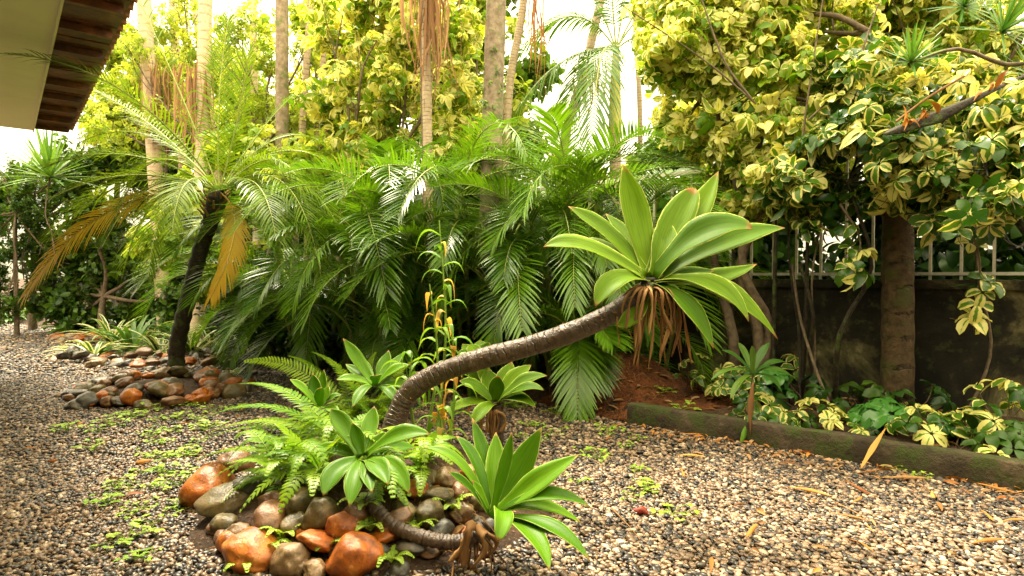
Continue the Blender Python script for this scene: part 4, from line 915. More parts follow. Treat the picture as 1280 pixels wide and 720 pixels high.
# ------------------------------------------------------------------ reedy stems behind the heap
def reed(px_b, py_b, Y, px_t, py_t, n, label, dry, Lr=(.14, .26)):
    b = P(px_b, py_b, Y); b[2] = float(hz(b[0], b[1])); T = P(px_t, py_t, Y); t = empty('reed_plant', tuple(b), label, 'plant', 'tall reedy plants behind the stone heap')
    mid = (b + T) / 2 + np.array([rng.normal(0, .03), 0, 0]); p = spline([b, mid, T], 30) - b; mb = MB(); tube(mb, p, np.linspace(.011, .004, 30), 7, vrep=3); mb.build('stem', M['stem'], t)
    g, dr = MB(), MB()
    for k in range(n):
        i = int(8 + 21 * k / n); a = k * 2.5 + rng.uniform(-.5, .5); l = rng.uniform(*Lr); d = np.array([math.cos(a), .6 * math.sin(a), .75]); q = p[i]
        isd = rng.random() < dry; mbx = dr if isd else g
        if isd: pa = bez(q, q + d * l * .35, q + np.array([d[0] * l * .35, d[1] * l * .3, -l * .55]), 9)
        else: pa = bez(q, q + d * l * .62, q + np.array([d[0] * l * .85, d[1] * l * .85, -l * rng.uniform(.0, .5)]), 9)
        ribbon(mbx, pa, np.cross(d, (0, 0, 1.)), .017 * np.interp(np.linspace(0, 1, 9), [0, .2, .5, .8, 1], [.5, 1, .95, .6, .03]) * rng.uniform(.8, 1.3), .35, 3, rng.random(), 0, .15, rng.normal(0, .6))
    g.build('leaves', M['reed'], t)
    if dr.n: dr.build('withered_leaves', M['reed_dry'], t)
reed(545, 560, 3.75, 549, 276, 20, 'tallest reedy plant with withered orange leaf tips behind the leaning stem', .28)
reed(533, 560, 3.7, 537, 355, 12, 'shorter reedy plant with dry orange sheaths left of the tallest', .35)
reed(562, 565, 3.75, 566, 420, 14, 'low reedy plant crossing in front of the leaning stem behind the front agaves', .3, (.12, .2))
reed(520, 555, 3.6, 515, 440, 12, 'leafy reedy plant with long drooping green leaves at the foot of the stem', .1, (.18, .3))
reed(550, 575, 3.3, 545, 505, 9, 'short reedy plant with yellow drooping tips under the leaning stem', .5, (.12, .2))
for px_, py_, Y, L in [(580, 478, 3.6, 0)]: pass
print('part3 done')

# ------------------------------------------------------------------ river stones
SV, ST = ico(3)
STONES = []
for k in range(9):
    v = SV.copy(); off = rng.uniform(0, 50, 3); lo = rng.normal(0, .16, 3); ax = np.array([rng.uniform(1.0, 1.2), rng.uniform(.74, .95), rng.uniform(.58, .8)])
    rr = np.array([1 + .26 * mnoise.noise(Vector(p * 1.0 + off)) + .09 * mnoise.noise(Vector(p * 2.6 + off)) + .025 * mnoise.noise(Vector(p * 6 + off)) for p in v])
    for _ in range(5 if k % 3 else 3):                                # a few worn flat faces
        pl = nrm(rng.normal(size=3)); h = rng.uniform(.74, .92); dd = (v * rr[:, None]) @ pl; rr = np.where(dd > h, rr * (h / np.maximum(dd, 1e-6)) ** .75, rr)
    mb = MB(); mb.add(v * rr[:, None] * ax, None, ST); STONES.append(mb)
SM = {}
def stone(p, r, col, label, group, flat=1.0, k=None, rz=None, tilt=.25):
    k = int(rng.integers(9)) if k is None else k
    if (k, col) not in SM: SM[k, col] = STONES[k].mesh('river_stone', M[col])
    o = link('river_stone', SM[k, col], None, tuple(p), (rng.normal(0, tilt), rng.normal(0, tilt), rng.uniform(0, 6.28) if rz is None else rz), (r, r, r * flat))
    return tag(o, label, 'stone', group)
FS = [(262, 612, 76, 's_rust', 'big wet orange stone at the left edge of the front heap, under the fern tips', 1), (286, 622, 66, 's_olive', 'long grey olive stone wedged right of the leftmost big orange stone', .7), (297, 580, 46, 's_brown', 'pinkish brown stone highest at the left edge of the front heap', .9),
      (338, 652, 54, 's_brown', 'angular red brown stone above the wide orange stone in the front heap', 1.1), (341, 627, 36, 's_brown', 'small brown stone under the fern, above the angular red brown one', .9), (378, 626, 42, 's_olive', 'yellowish olive stone left of the broad leaved agave', .95), (402, 645, 46, 's_olive', 'egg shaped dark olive stone directly below the broad leaved agave', 1.15),
      (430, 657, 42, 's_rust', 'rusty stone squeezed below the agave and right of the egg shaped stone', 1), (400, 676, 50, 's_rust', 'low tan orange stone below the egg shaped olive stone', .65), (318, 691, 68, 's_rust', 'wide flat orange stone at the bottom left of the front heap', .75), (363, 701, 46, 's_tan', 'lumpy grey tan stone between the two big bottom orange stones', 1.1),
      (392, 714, 36, 's_tan', 'pale cream stone at the very bottom between two orange stones', .9), (444, 698, 62, 's_rust', 'big glossy orange stone at the bottom right of the front heap', 1.15), (299, 668, 30, 's_tan', 'small pale rusty stone on the left slope of the front heap', 1.2), (279, 654, 34, 's_olive', 'mossy brown stone low on the left slope of the front heap', 1), (286, 679, 36, 's_rust', 'small rust red stone low on the left slope of the front heap', 1),
      (490, 655, 46, 's_brown', 'rusty brown stone just above the bent lower agave stem', .9), (505, 641, 32, 's_olive', 'small tan olive stone with pale spots above the lower stem', 1.2), (538, 645, 44, 's_olive', 'rounded mottled olive stone in the middle behind the lower stem', 1), (558, 600, 34, 's_tan', 'round pale tan stone highest at the right of the front heap', 1.1), (547, 621, 36, 's_olive', 'olive stone under the round pale tan one', .9),
      (512, 684, 38, 's_grey', 'grey stone under the lower agave stem', .8), (577, 642, 30, 's_tan', 'small tan stone tucked under the large glossy agave', 1), (553, 662, 36, 's_dark', 'dark wet stone under the mottled olive one', .8), (370, 655, 34, 's_olive', 'dark olive stone between the red brown and the egg shaped stones', 1), (447, 641, 34, 's_brown', 'dark rusty stone in the shade under the broad leaved agave', .9),
      (592, 592, 30, 's_rust', 'small rust stone showing behind the large glossy agave leaves', 1), (470, 690, 30, 's_dark', 'dark stone right beside the big glossy orange stone', .9), (520, 612, 34, 's_rust', 'rust stone behind the small dark fern', .9), (575, 615, 32, 's_brown', 'brown stone behind the base of the large glossy agave', 1), (316, 606, 40, 's_dark', 'dark stone half under the fern fronds', .8),
      (420, 690, 26, 's_dark', 'dark filler stone between the tan orange and the glossy orange stones', .8), (340, 700, 26, 's_olive', 'mossy filler stone between the flat orange and lumpy tan stones', .8), (480, 672, 30, 's_rust', 'rust stone partly under the bent lower stem', .7), (600, 630, 26, 's_olive', 'little olive stone among the leaf bases of the glossy agave', 1), (535, 690, 26, 's_brown', 'brown stone half buried in gravel below the lower stem', .6)]
for px_, py_, w, c, lb, fl in FS:
    p = on_ground(px_, py_ + w * .16); r = w * 1.08 * p[1] / FPX / 2; p[2] += r * .30; stone(p, r, c, lb, 'river stones of the front heap', fl, tilt=.2)
stone(on_ground(234, 592), .026, 's_tan', 'single pale tan pebble lying on the gravel left of the front heap', None, 1.2)
stone(on_ground(185, 667), .026, 's_tan', 'whitish flat pebble lying alone on the left gravel among weeds', None, .5)
CN_ = {'s_rust': 'rusty orange', 's_brown': 'brown', 's_olive': 'olive grey', 's_grey': 'grey', 's_tan': 'tan', 's_dark': 'blackish'}
KEYS = list(CN_)
for k in range(92):                                                      # ring of stones round the date palm
    a = rng.uniform(0, 6.28); q = math.sqrt(rng.uniform(.12, 1.0)); x = PC[0] + .92 * q * math.cos(a); y = PC[1] + .74 * q * math.sin(a)
    if (x - PB[0]) ** 2 + (y - PB[1]) ** 2 < .028: continue
    r = rng.uniform(.055, .12); c = KEYS[rng.choice(6, p=[.27, .2, .2, .12, .12, .09])]
    stone((x, y, float(palmheap(x, y)) + r * .35), r, c, CN_[c] + ' river stone heaped round the foot of the small date palm', 'river stones round the date palm', rng.uniform(.7, 1))
for k in range(44):                                                      # border of the strappy bed
    u = k / 43; px_ = 72 + 200 * u + rng.normal(0, 4); py_ = 452 + 4 * math.sin(u * 3) + rng.normal(0, 3.5) - (0 if u < .6 else 0)
    p = G(px_, py_); r = rng.uniform(.06, .125); c = KEYS[rng.choice(6, p=[.2, .22, .16, .16, .22, .04])]; p[2] = r * .35 + (.09 if rng.random() < .3 else 0)
    stone(p, r, c, CN_[c] + ' stone in the border of the strappy leaved bed', 'border stones of the strappy bed', rng.uniform(.65, .95))
for k in range(18):
    p = G(rng.uniform(62, 128), rng.uniform(420, 432)); r = rng.uniform(.07, .14); c = KEYS[rng.choice(6, p=[.3, .25, .15, .1, .2, 0])]; p[2] = r * .35
    stone(p, r, c, CN_[c] + ' stone in the small far pile at the upper left of the bed', 'far pile of stones', rng.uniform(.65, .95))

# ------------------------------------------------------------------ strap leaved clumps
STRAP = {}
def strapme(kind, mat):
    if (kind, mat) in STRAP: return STRAP[kind, mat]
    mb = MB()
    for q in range(30):
        a = q * 2.4 + random.uniform(-.3, .3); l = random.uniform(.38, .62); e = random.uniform(.35, 1.25) if kind % 2 else random.uniform(.2, 1.0); d = np.array([math.cos(a) * math.cos(e), math.sin(a) * math.cos(e), math.sin(e)])
        h = np.array([math.cos(a), math.sin(a), 0]); b = h * .03; t = b + d * l * .8 + h * l * .25 + np.array([0, 0, -l * .35 * math.cos(e)])
        ribbon(mb, bez(b, b + d * l * .6, t, 9), np.cross(h, (0, 0, 1.)), .026 * np.interp(np.linspace(0, 1, 9), [0, .2, .5, .8, 1], [.6, .9, 1, .7, .04]), .4, 3, random.random())
    STRAP[kind, mat] = mb.mesh('leaves', [M[mat]]); return STRAP[kind, mat]
for k, (px_, py_, sc, mt, lb) in enumerate([
    (100, 418, 1.05, 'strap_green', 'green strappy plant clump at the far left end of the stone edged bed'), (150, 414, 1.0, 'strap_green', 'green strappy clump behind the far stone pile'), (205, 410, 1.0, 'strap', 'pale edged strappy clump furthest back in the bed'), (245, 412, .9, 'strap', 'pale edged strappy clump at the back, just right of the palm trunk'),
    (118, 446, .85, 'strap', 'low pale edged strappy clump at the front left corner of the bed'), (165, 440, 1.0, 'strap_green', 'broad green strappy clump in the front row, second from the left'), (200, 442, 1.0, 'strap', 'pale edged strappy clump in the front row just left of the palm trunk'), (240, 442, 1.0, 'strap', 'pale edged strappy clump in the front row behind the palm trunk'),
    (180, 426, 1.1, 'strap', 'pale edged strappy clump in the middle of the bed'), (140, 430, .95, 'strap', 'pale edged strappy clump in the middle row, left'), (225, 427, 1.0, 'strap_green', 'green strappy clump in the middle row behind the trunk'), (262, 436, .8, 'strap', 'rightmost pale edged strappy clump of the bed'),
    (14, 404, 1.1, 'strap_green', 'small green strappy clump by the shed at the far left'), (44, 403, .9, 'strap_green', 'small green strappy clump at the far end of the gravel path'), (300, 425, 1.2, 'strap_green', 'shaded green strappy clump in the dark gap under the thicket'), (345, 428, 1.0, 'strap_green', 'dark strappy clump at the left foot of the palm thicket')]):
    p = G(px_, py_); p[2] = float(hz(p[0], p[1])); t = empty('strap_leaf_plant', tuple(p), lb, 'plant', 'strappy leaved bedding plants', rng.uniform(0, 6), sc * 1.5); link('leaves', strapme(k % 4, mt), t)
for px_, py_, lb in [(325, 405, 'low dark fern like shrub right of the date palm under the thicket'), (375, 415, 'low dark shrub in the deep shade at the edge of the palm thicket'), (285, 400, 'low dark shrub behind the rightmost strappy clump')]:
    p = G(px_, py_ + 20); p[2] = float(hz(p[0], p[1])); c = p + np.array([0, 0, .55])
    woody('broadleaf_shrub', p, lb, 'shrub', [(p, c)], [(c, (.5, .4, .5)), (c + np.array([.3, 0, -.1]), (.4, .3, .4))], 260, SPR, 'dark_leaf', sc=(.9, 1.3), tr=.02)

# ------------------------------------------------------------------ variegated trees over the wall
def gb(px_, py_, Y): p = P(px_, py_, Y); p[2] = float(hz(p[0], p[1])) - .02; return p
woody('variegated_tree', gb(936, 470, 5.35), 'big cream variegated tree behind and right of the raised agave', 'tree',
      [(gb(936, 470, 5.35), P(934, 262, 5.35)), (gb(950, 470, 5.3), P(960, 255, 5.2)), (gb(915, 470, 5.5), P(890, 250, 5.5)), (P(934, 262, 5.35), P(960, 120, 5.2)), (P(934, 262, 5.35), P(890, 110, 5.5)), (P(960, 255, 5.2), P(1085, 40, 5.0))],
      [blobpx(850, 60, 5.3, .40, .5, .42), blobpx(900, 20, 5.4, .5, .5, .5), blobpx(900, 130, 5.4, .42, .45, .42), blobpx(960, 90, 5.2, .5, .5, .5), blobpx(960, 190, 5.1, .5, .45, .40), blobpx(895, 215, 5.5, .35, .4, .3), blobpx(1020, 130, 5.0, .5, .5, .45), blobpx(1030, 40, 5.2, .5, .5, .5), blobpx(855, 150, 5.6, .28, .4, .3), blobpx(970, 0, 5.3, .5, .5, .45), blobpx(835, 0, 5.6, .4, .4, .35), blobpx(940, 250, 5.4, .4, .4, .2)],
      3200, UMB, 'schef_pale', 'bark', sc=(.48, .85), tr=.055, tj=.32)
woody('variegated_tree', gb(1000, 470, 5.1), 'glossy green and cream variegated tree leaning over the wall railing', 'tree',
      [(gb(1000, 470, 5.1), P(1010, 250, 4.7)), (gb(1030, 475, 4.95), P(1000, 330, 4.8)), (gb(1045, 478, 4.9), P(1060, 230, 4.5))],
      [blobpx(1030, 215, 4.5, .42, .4, .28), blobpx(1090, 190, 4.4, .45, .4, .32), blobpx(1150, 210, 4.3, .45, .4, .3), blobpx(1090, 110, 4.6, .45, .4, .35), blobpx(1000, 240, 4.9, .3, .3, .2), blobpx(1170, 130, 4.5, .45, .4, .35), blobpx(1122, 210, 4.3, .28, .16, .26), blobpx(1122, 150, 4.35, .3, .2, .26), blobpx(1122, 225, 4.5, .2, .2, .2)],
      980, UMB, 'schef', 'bark_dark', sc=(.7, 1.05), tr=.022, tj=.4)
woody('variegated_tree', gb(1310, 540, 3.9), 'large leaved variegated tree drooping in from the right edge', 'tree',
      [(gb(1310, 540, 3.9), P(1290, 300, 3.8)), (P(1290, 300, 3.8), P(1230, 200, 3.9))],
      [blobpx(1235, 220, 3.8, .36, .35, .24), blobpx(1290, 250, 3.6, .36, .35, .25), blobpx(1200, 270, 3.8, .26, .3, .15), blobpx(1270, 310, 3.6, .25, .25, .16), blobpx(1250, 150, 4.1, .4, .4, .3), blobpx(1310, 170, 3.9, .4, .4, .35), blobpx(1200, 190, 4.0, .3, .3, .2)],
      430, UMB, 'schef', 'bark_dark', sc=(.6, 1.0), tr=.025, tj=.4)
woody('variegated_tree', gb(1180, 480, 5.0) + np.array([.4, 1.2, 0]), 'sunlit cream leaved tree filling the upper right above the railing', 'tree',
      [(gb(1180, 480, 5.0) + np.array([.4, 1.2, 0]), P(1180, 200, 6.0))],
      [blobpx(1100, 40, 5.7, .6, .5, .5), blobpx(1180, 60, 5.8, .6, .5, .5), blobpx(1250, 90, 5.8, .6, .5, .5), blobpx(1150, -20, 5.8, .6, .5, .5), blobpx(1060, -30, 5.8, .6, .5, .5), blobpx(1130, 140, 5.8, .6, .5, .5), blobpx(1220, 170, 5.8, .6, .5, .5), blobpx(1000, 30, 6.0, .6, .5, .5), blobpx(1010, 170, 6.1, .6, .5, .5), blobpx(1290, 20, 5.6, .5, .5, .5), blobpx(920, 70, 6.4, .6, .5, .5)],
      3000, UMB, 'schef_pale', 'bark', sc=(.55, .9), tr=.06, tj=.4)
tk, b = tall('wall_palm', [gb(1122, 472, 4.72), P(1122, 400, 4.72), P(1122, 300, 4.72), P(1123, 200, 4.72), P(1124, 130, 4.72)], .115, .10, 'mossy ringed trunk standing right in front of the wall and railing', 'bark_wallpalm', 'palm')
for k, (a, c, Ya, Yb, r, lb) in enumerate([((1000, 478), (985, 250), 5.0, 5.0, .012, 'thin upright stem against the dark wall left of the mossy trunk'), ((1042, 478), (990, 330), 4.7, 5.0, .014, 'slanting pale stem leaning left against the wall'), ((965, 470), (972, 240), 5.2, 5.1, .02, 'thin straight stem beside the variegated tree trunk'), ((1018, 482), (1030, 260), 4.9, 4.8, .009, 'wiry vine hanging in front of the wall ledge'), ((905, 470), (915, 260), 5.6, 5.5, .022, 'dark thin trunk just right of the raised agave'), ((1205, 490), (1215, 250), 4.4, 4.4, .012, 'thin dark stem against the wall right of the mossy trunk')]):
    p0, p1 = gb(a[0], a[1], Ya), P(c[0], c[1], Yb); t = empty('sapling', tuple(p0), lb, 'sapling', 'bare stems against the wall'); mb = MB(); limb(mb, p0 - p0, p1 - p0, r, r * .7, 0, 7, 0, 14, .03); mb.build('trunk', M['bark' if k % 2 else 'bark_dark'], t)

# spiky heads at the upper right, dead palm sheath
def spiky(p, label, n=46, L=.34, W=.010, up=(0, -.2, 1), stem=None):
    t = empty('dracaena', tuple(p), label, 'plant'); up = nrm(up); mb = MB(); x = nrm(np.cross(up, (0, 1, .1))); y = np.cross(up, x)
    for q in range(n):
        a = q * 2.4; e = math.radians(85 - 95 * q / n); d = nrm((x * math.cos(a) + y * math.sin(a)) * math.cos(e) + up * math.sin(e)); l = L * random.uniform(.8, 1.1); s = nrm(np.cross(d, up + .01))
        ribbon(mb, bez(d * .01, d * l * .55, d * l + np.array([0, 0, -.10 * l * (q / n)]), 7), s, W * np.interp(np.linspace(0, 1, 7), [0, .3, .7, 1], [.8, 1, .7, .05]), .3, 3, random.random())
    mb.build('leaves', M['dracaena'], t)
    if stem is not None: mb = MB(); limb(mb, np.zeros(3), np.asarray(stem) - p, .010, .016, 0, 6); mb.build('stem', M['bark'], t)
spiky(P(1138, 78, 4.0), 'bright spiky leaf rosette on a twig in the upper right canopy', 46, .25, .011, (-.1, -.5, 1), P(1300, 75, 4.1))
spiky(P(1252, 40, 4.2), 'darker spiky leaf rosette in the top right corner', 50, .36, .010, (.1, -.6, .6), P(1330, -20, 4.4))
spiky(P(1205, 8, 4.6), 'spiky leaf rosette cut by the top edge, left of the corner one', 44, .34, .010, (-.2, -.6, .6), P(1300, -60, 4.7))
spiky(P(1290, 95, 4.1), 'spiky leaf rosette cut by the right edge above the dead sheath', 40, .30, .010, (.1, -.6, .8), P(1350, 60, 4.2))
spiky(P(62, 222, 11.5), 'dark spiky headed plant under the far end of the eave', 60, 1.0, .030, (0, -.2, 1), P(70, 330, 11.5))
ds = empty('dead_palm_sheath', tuple(P(1110, 165, 3.9)), 'dead brown palm sheath caught in the branches at the right', 'dead leaf'); b = np.array(ds.location)
mb = MB(); p = spline([P(1105, 168, 3.9), P(1150, 150, 3.88), P(1195, 132, 3.86), P(1240, 112, 3.86), P(1290, 90, 3.86)], 26) - b
ribbon(mb, p, (.2, .3, 1), .048 * np.interp(np.linspace(0, 1, 26), [0, .12, .35, .55, 1], [.08, .7, 1, .45, .22]), .9, 7, .2, 0, .3, .8); o = mb.build('sheath', M['bark_dark'], ds); md = o.modifiers.new('thickness', 'SOLIDIFY'); md.thickness = .008
mb = MB()
for q in range(9):
    i = rng.integers(2, 20); p0 = p[i]; ribbon(mb, bez(p0, p0 + np.array([.02, -.03, .08]), p0 + np.array([rng.normal(0, .06), -.04, rng.uniform(-.08, .16)]), 8), (1, .4, 0), .018 * np.interp(np.linspace(0, 1, 8), [0, .4, 1], [.6, 1, .05]), .8, 3, rng.random(), 0, .3, rng.normal(0, 1.5))
mb.build('curled_shreds', M['litter'], ds)['kind'] = 'stuff'
dt_ = empty('dead_twig', tuple(P(1110, 160, 3.95)), 'thin orange dead leaf stalk above the dead palm sheath', 'twig'); b = np.array(dt_.location); mb = MB(); tube(mb, spline([P(1120, 152, 3.95), P(1160, 122, 3.95), P(1205, 95, 3.95)], 12) - b, .008, 5); mb.build('stalk', M['husk'], dt_)

# ------------------------------------------------------------------ bed plants along the edging
def small_plant(p, label, heads, mat, spread, h, sc, name='variegated_plant', W=UMB, group='variegated plants along the edging', lean=(0, 0, 0)):
    p = np.asarray(p); t = empty(name, tuple(p), label, 'plant', group); sm, cm = MB(), MB(); Q, U = [], []
    for k in range(heads):
        a = k * 2.4 + rng.uniform(-.4, .4); r = spread * math.sqrt((k + .5) / heads); q = np.array([r * math.cos(a), r * math.sin(a) * .8, h * (1 - .7 * (r / spread) ** 2) * rng.uniform(.6, 1.05)]) + np.asarray(lean) * (r / spread)
        Q.append(q); U.append(np.array([q[0], q[1] - .04, .16 + .1 * rng.random()])); limb(sm, np.array([q[0] * .15, q[1] * .15, -.03]), q - np.array([0, 0, .01]), .006, .003, .02, 4, 0, 6)
    scatter(cm, W, np.array(Q), np.array(U), rng.uniform(sc * .8, sc * 1.2, heads), .35); sm.build('stem', M['twig'], t); cm.build('leaves', [M[mat], M['twig']], t); return t
def bedp(px_, py_, Y): p = P(px_, py_, Y); p[2] = float(hz(p[0], p[1])); return p
small_plant(bedp(925, 500, 5.15), 'bushy variegated plant left on the bed beside the red earth', 16, 'schef', .30, .34, .85)
small_plant(bedp(948, 510, 4.6), 'variegated plant spilling over the edging beside a brown dead leaf', 14, 'schef', .24, .24, .75, lean=(0, -.12, -.06))
small_plant(bedp(965, 495, 5.0), 'green plant with long glossy leaves standing on the bed near the edging', 7, 'glossy', .18, .34, 1.0, 'broadleaf_plant')
small_plant(bedp(1025, 520, 4.45), 'low variegated plant in the middle of the bed', 9, 'schef', .22, .18, .7)
small_plant(bedp(1060, 525, 4.2), 'tiny pale variegated plant right behind the edging', 4, 'schef', .15, .10, .55)
small_plant(bedp(1110, 515, 4.35), 'plant with big dark glossy oval leaves in front of the mossy trunk', 5, 'glossy', .20, .22, 1.35, 'broadleaf_plant', [umbel(5, .13, .046, .35) for _ in range(3)])
small_plant(bedp(1165, 525, 4.0), 'variegated plant between the oval leaved plant and the right edge', 10, 'schef', .25, .26, .8)
small_plant(bedp(1220, 520, 3.9), 'bright cream and green variegated plant near the right edge', 7, 'schef', .24, .30, .9)
small_plant(bedp(1235, 570, 3.62), 'little variegated plant hanging over the edging at the far right', 4, 'schef', .10, .10, .75, lean=(0, -.08, -.02))
small_plant(bedp(1265, 545, 3.75), 'green plant at the right edge behind the edging', 8, 'dark_leaf', .2, .22, .8)
small_plant(bedp(870, 475, 5.6), 'sparse variegated plant in front of the wall right of the red earth', 7, 'schef', .25, .30, .7)
for k in range(12):
    s = rng.uniform(.5, 3.4); t_ = rng.uniform(.25, 1.1); q = along(K0, CD, CN, s, t_, 0); q[2] = float(hz(q[0], q[1]))
    small_plant(q, 'small dark seedling scattered over the shady bed under the wall', 5, 'dark_leaf' if k % 2 else 'schef', .12, .10, .5, 'seedling', group='seedlings on the shady bed')

# ------------------------------------------------------------------ weeds, fallen leaves, twigs
WEED = []
for k in range(5):
    mb = MB()
    for q in range(6 + 2 * k):
        a = q * 2.4 + random.uniform(-.5, .5); r = .010 + .075 * random.random(); c = np.array([r * math.cos(a), r * math.sin(a), rng.uniform(.008, .035)]); tube(mb, bez((0, 0, 0), c * np.array([.5, .5, 1.2]), c, 4), .0012, 3, .5, 0, False)
        for j in range(3):
            b_ = a + (j - 1) * 1.5 + rng.uniform(-.3, .3); d = np.array([math.cos(b_), math.sin(b_), rng.uniform(-.2, .3)]); l = rng.uniform(.012, .024)
            ribbon(mb, bez(c, c + d * l * .5 + np.array([0, 0, .003]), c + d * l, 4), np.cross(d, (0, 0, 1.)), l * .36 * np.array([.5, 1, .9, .1]), .1, 3, rng.random())
    WEED.append(mb.mesh('weed', [M['weed']]))
WS = [('on the gravel right of the glossy agave', [(765, 548), (797, 556), (742, 576), (792, 590), (806, 606), (730, 598), (838, 647), (778, 560), (812, 618), (752, 545), (725, 570), (800, 625)]),
      ('on the left gravel beside the stone heap', [(140, 605), (135, 628), (160, 682), (185, 662), (182, 600), (212, 596), (235, 568), (222, 635), (172, 646), (250, 548), (195, 545), (222, 520), (205, 615), (228, 612), (178, 640), (120, 560), (90, 545), (215, 560), (242, 600), (150, 615), (270, 530), (175, 700), (210, 580), (188, 575)]),
      ('in front of the palm stone ring', [(200, 530), (240, 525), (180, 522), (150, 525), (265, 520), (215, 540), (165, 535), (285, 510), (230, 515), (130, 545), (190, 512), (255, 535)]),
      ('between the small trunked agave and the red earth', [(640, 520), (670, 530), (655, 512), (690, 540), (650, 540), (700, 520), (628, 575), (675, 555)]),
      ('along the foot of the mossy edging', [(1130, 592), (1185, 552), (838, 492), (860, 520), (1000, 565), (1225, 602), (1150, 600)])]
wi = 0
for place, pts in WS:
    for px_, py_ in pts:
        for rep in range(1):
            p = on_ground(px_ + rng.normal(0, 7), py_ + rng.normal(0, 4)); s = rng.uniform(.8, 1.6) * (1 if p[1] < 4.5 else 1.35)
            o = link('weed', WEED[wi % 5], None, tuple(p + np.array([0, 0, .012])), (0, 0, rng.uniform(0, 6.3)), s); wi += 1
            tag(o, 'small bright green weed growing ' + place, 'weed', 'weeds ' + place)
def dropleaf(px_, py_, L, ang, mat, label, W=.012, lift=.030, rise=0.0, name='fallen_leaf', grp='fallen leaves on the gravel'):
    p = on_ground(px_, py_); p[2] += lift; d = np.array([math.cos(ang), math.sin(ang), 0]); s = np.array([-d[1], d[0], .2]); mb = MB(); d = nrm(d + np.array([0, 0, rng.normal(0, .12)])); W = W * 1.05; L = L * 1.15
    c = np.array([rng.normal(0, .01), rng.normal(0, .02), .02 + rise * .5]); ribbon(mb, bez(-d * L / 2, c, d * L / 2 + np.array([0, 0, rise]), 12), s, W * np.interp(np.linspace(0, 1, 12), [0, .15, .5, .8, 1], [.15, .7, 1, .7, .05]), .6, 5, rng.random(), 0, .3, rng.normal(0, .8))
    o = mb.build(name, M[mat]); o.location = p; md = o.modifiers.new('thickness', 'SOLIDIFY'); md.thickness = .0015; return tag(o, label, 'leaf', grp)
q0, q1, q2 = P(1076, 586, 3.62), P(1090, 565, 3.70), P(1107, 535, 3.78); mb = MB(); ribbon(mb, bez(q0 - q1, np.array([.005, 0, .01]), q2 - q1, 12), (1, .2, .6), .017 * np.interp(np.linspace(0, 1, 12), [0, .15, .5, .8, 1], [.15, .7, 1, .7, .05]), .6, 5, .5, 0, .2, .4)
o = mb.build('fallen_leaf', M['reed_dry']); o.location = q1; md = o.modifiers.new('thickness', 'SOLIDIFY'); md.thickness = .0015; tag(o, 'long yellow leaf leaning up against the mossy edging', 'leaf', 'fallen leaves on the gravel')
for px_, py_, L, a, m_, w, lb in [(1012, 622, .20, -.75, 'litter', .012, 'long orange curled leaf on the gravel below the low variegated plants'), (1076, 618, .16, -1.0, 'litter', .012, 'orange leaf on the gravel, right of the longest curled one'), (1166, 626, .10, 1.0, 'reed_dry', .014, 'short golden leaf lying near the right gravel edge'), (940, 672, .15, .9, 'litter', .010, 'narrow orange leaf lying alone in the middle of the right gravel'),
    (1075, 690, .20, 1.5, 'litter', .008, 'thin orange leaf pointing at the camera near the bottom edge'), (1240, 686, .16, .1, 'litter', .012, 'orange leaf lying flat near the lower right corner'), (1234, 652, .12, 1.3, 'litter', .009, 'small reddish leaf near the right edge of the gravel'), (864, 576, .17, .05, 'reed_dry', .010, 'golden stalk lying along the gravel left of the edging plant'),
    (866, 548, .17, -.02, 'litter', .009, 'straight tan stalk right at the left foot of the edging'), (853, 597, .12, 1.45, 'litter', .011, 'small orange leaf pointing away on the middle gravel'), (800, 648, .07, -.3, 'litter_red', .020, 'dark red leaf lying on dark pebbles'), (985, 586, .10, -.6, 'litter', .010, 'orange scrap close under the edging'), (1065, 655, .2, .0, 'husk', .006, 'thin brown stalk lying across the right gravel'),
    (180, 582, .08, .3, 'litter', .022, 'curled brown leaf on the left gravel beside the weeds'), (65, 582, .05, .4, 'litter', .015, 'small red brown scrap on the left gravel'), (1130, 604, .22, -.35, 'husk', .012, 'brown curled stalk lying along the foot of the edging'), (1090, 596, .2, -.3, 'litter', .009, 'orange strip touching the edging foot'), (1210, 600, .2, -.5, 'husk', .010, 'brown strip at the right foot of the edging'), (1250, 618, .18, -.7, 'litter', .012, 'orange strip at the far right foot of the edging'),
    (1235, 545, .26, .12, 'litter', .016, 'long orange leaf lying on the bed at the right'), (1195, 575, .14, -.2, 'husk', .012, 'brown leaf on the bed behind the edging at the right'), (1070, 632, .10, .6, 'litter', .007, 'tiny orange sliver on the gravel'), (925, 640, .08, .2, 'husk', .006, 'tiny brown sliver on the middle gravel'), (1270, 660, .1, -.2, 'litter', .01, 'orange scrap cut by the right edge'), (1120, 585, .10, .5, 'litter', .010, 'orange scrap wedged under the edging'), (715, 690, .08, .8, 'reed_dry', .008, 'pale straw on dark pebbles at the bottom centre')]:
    dropleaf(px_, py_, L, a, m_, lb, w)
for px_, py_, qx, qy, lb, r in [(1045, 632, 1150, 700, 'long thin brown twig lying across the right gravel', .005), (765, 640, 800, 680, 'short straight twig on the gravel right of the glossy agave', .004), (115, 655, 205, 600, 'thin dark twig lying on the left gravel', .003), (690, 520, 760, 535, 'dry brown twig at the foot of the red earth', .005), (1140, 606, 1190, 640, 'thin orange twig at the right of the gravel', .003)]:
    p0, p1 = on_ground(px_, py_), on_ground(qx, qy); mb = MB(); limb(mb, np.array([0, 0, .015]), p1 - p0 + np.array([0, 0, .018]), r, r * .5, .004, 5, 0, 12, .02); o = mb.build('fallen_twig', M['husk']); o.location = p0; tag(o, lb, 'twig')
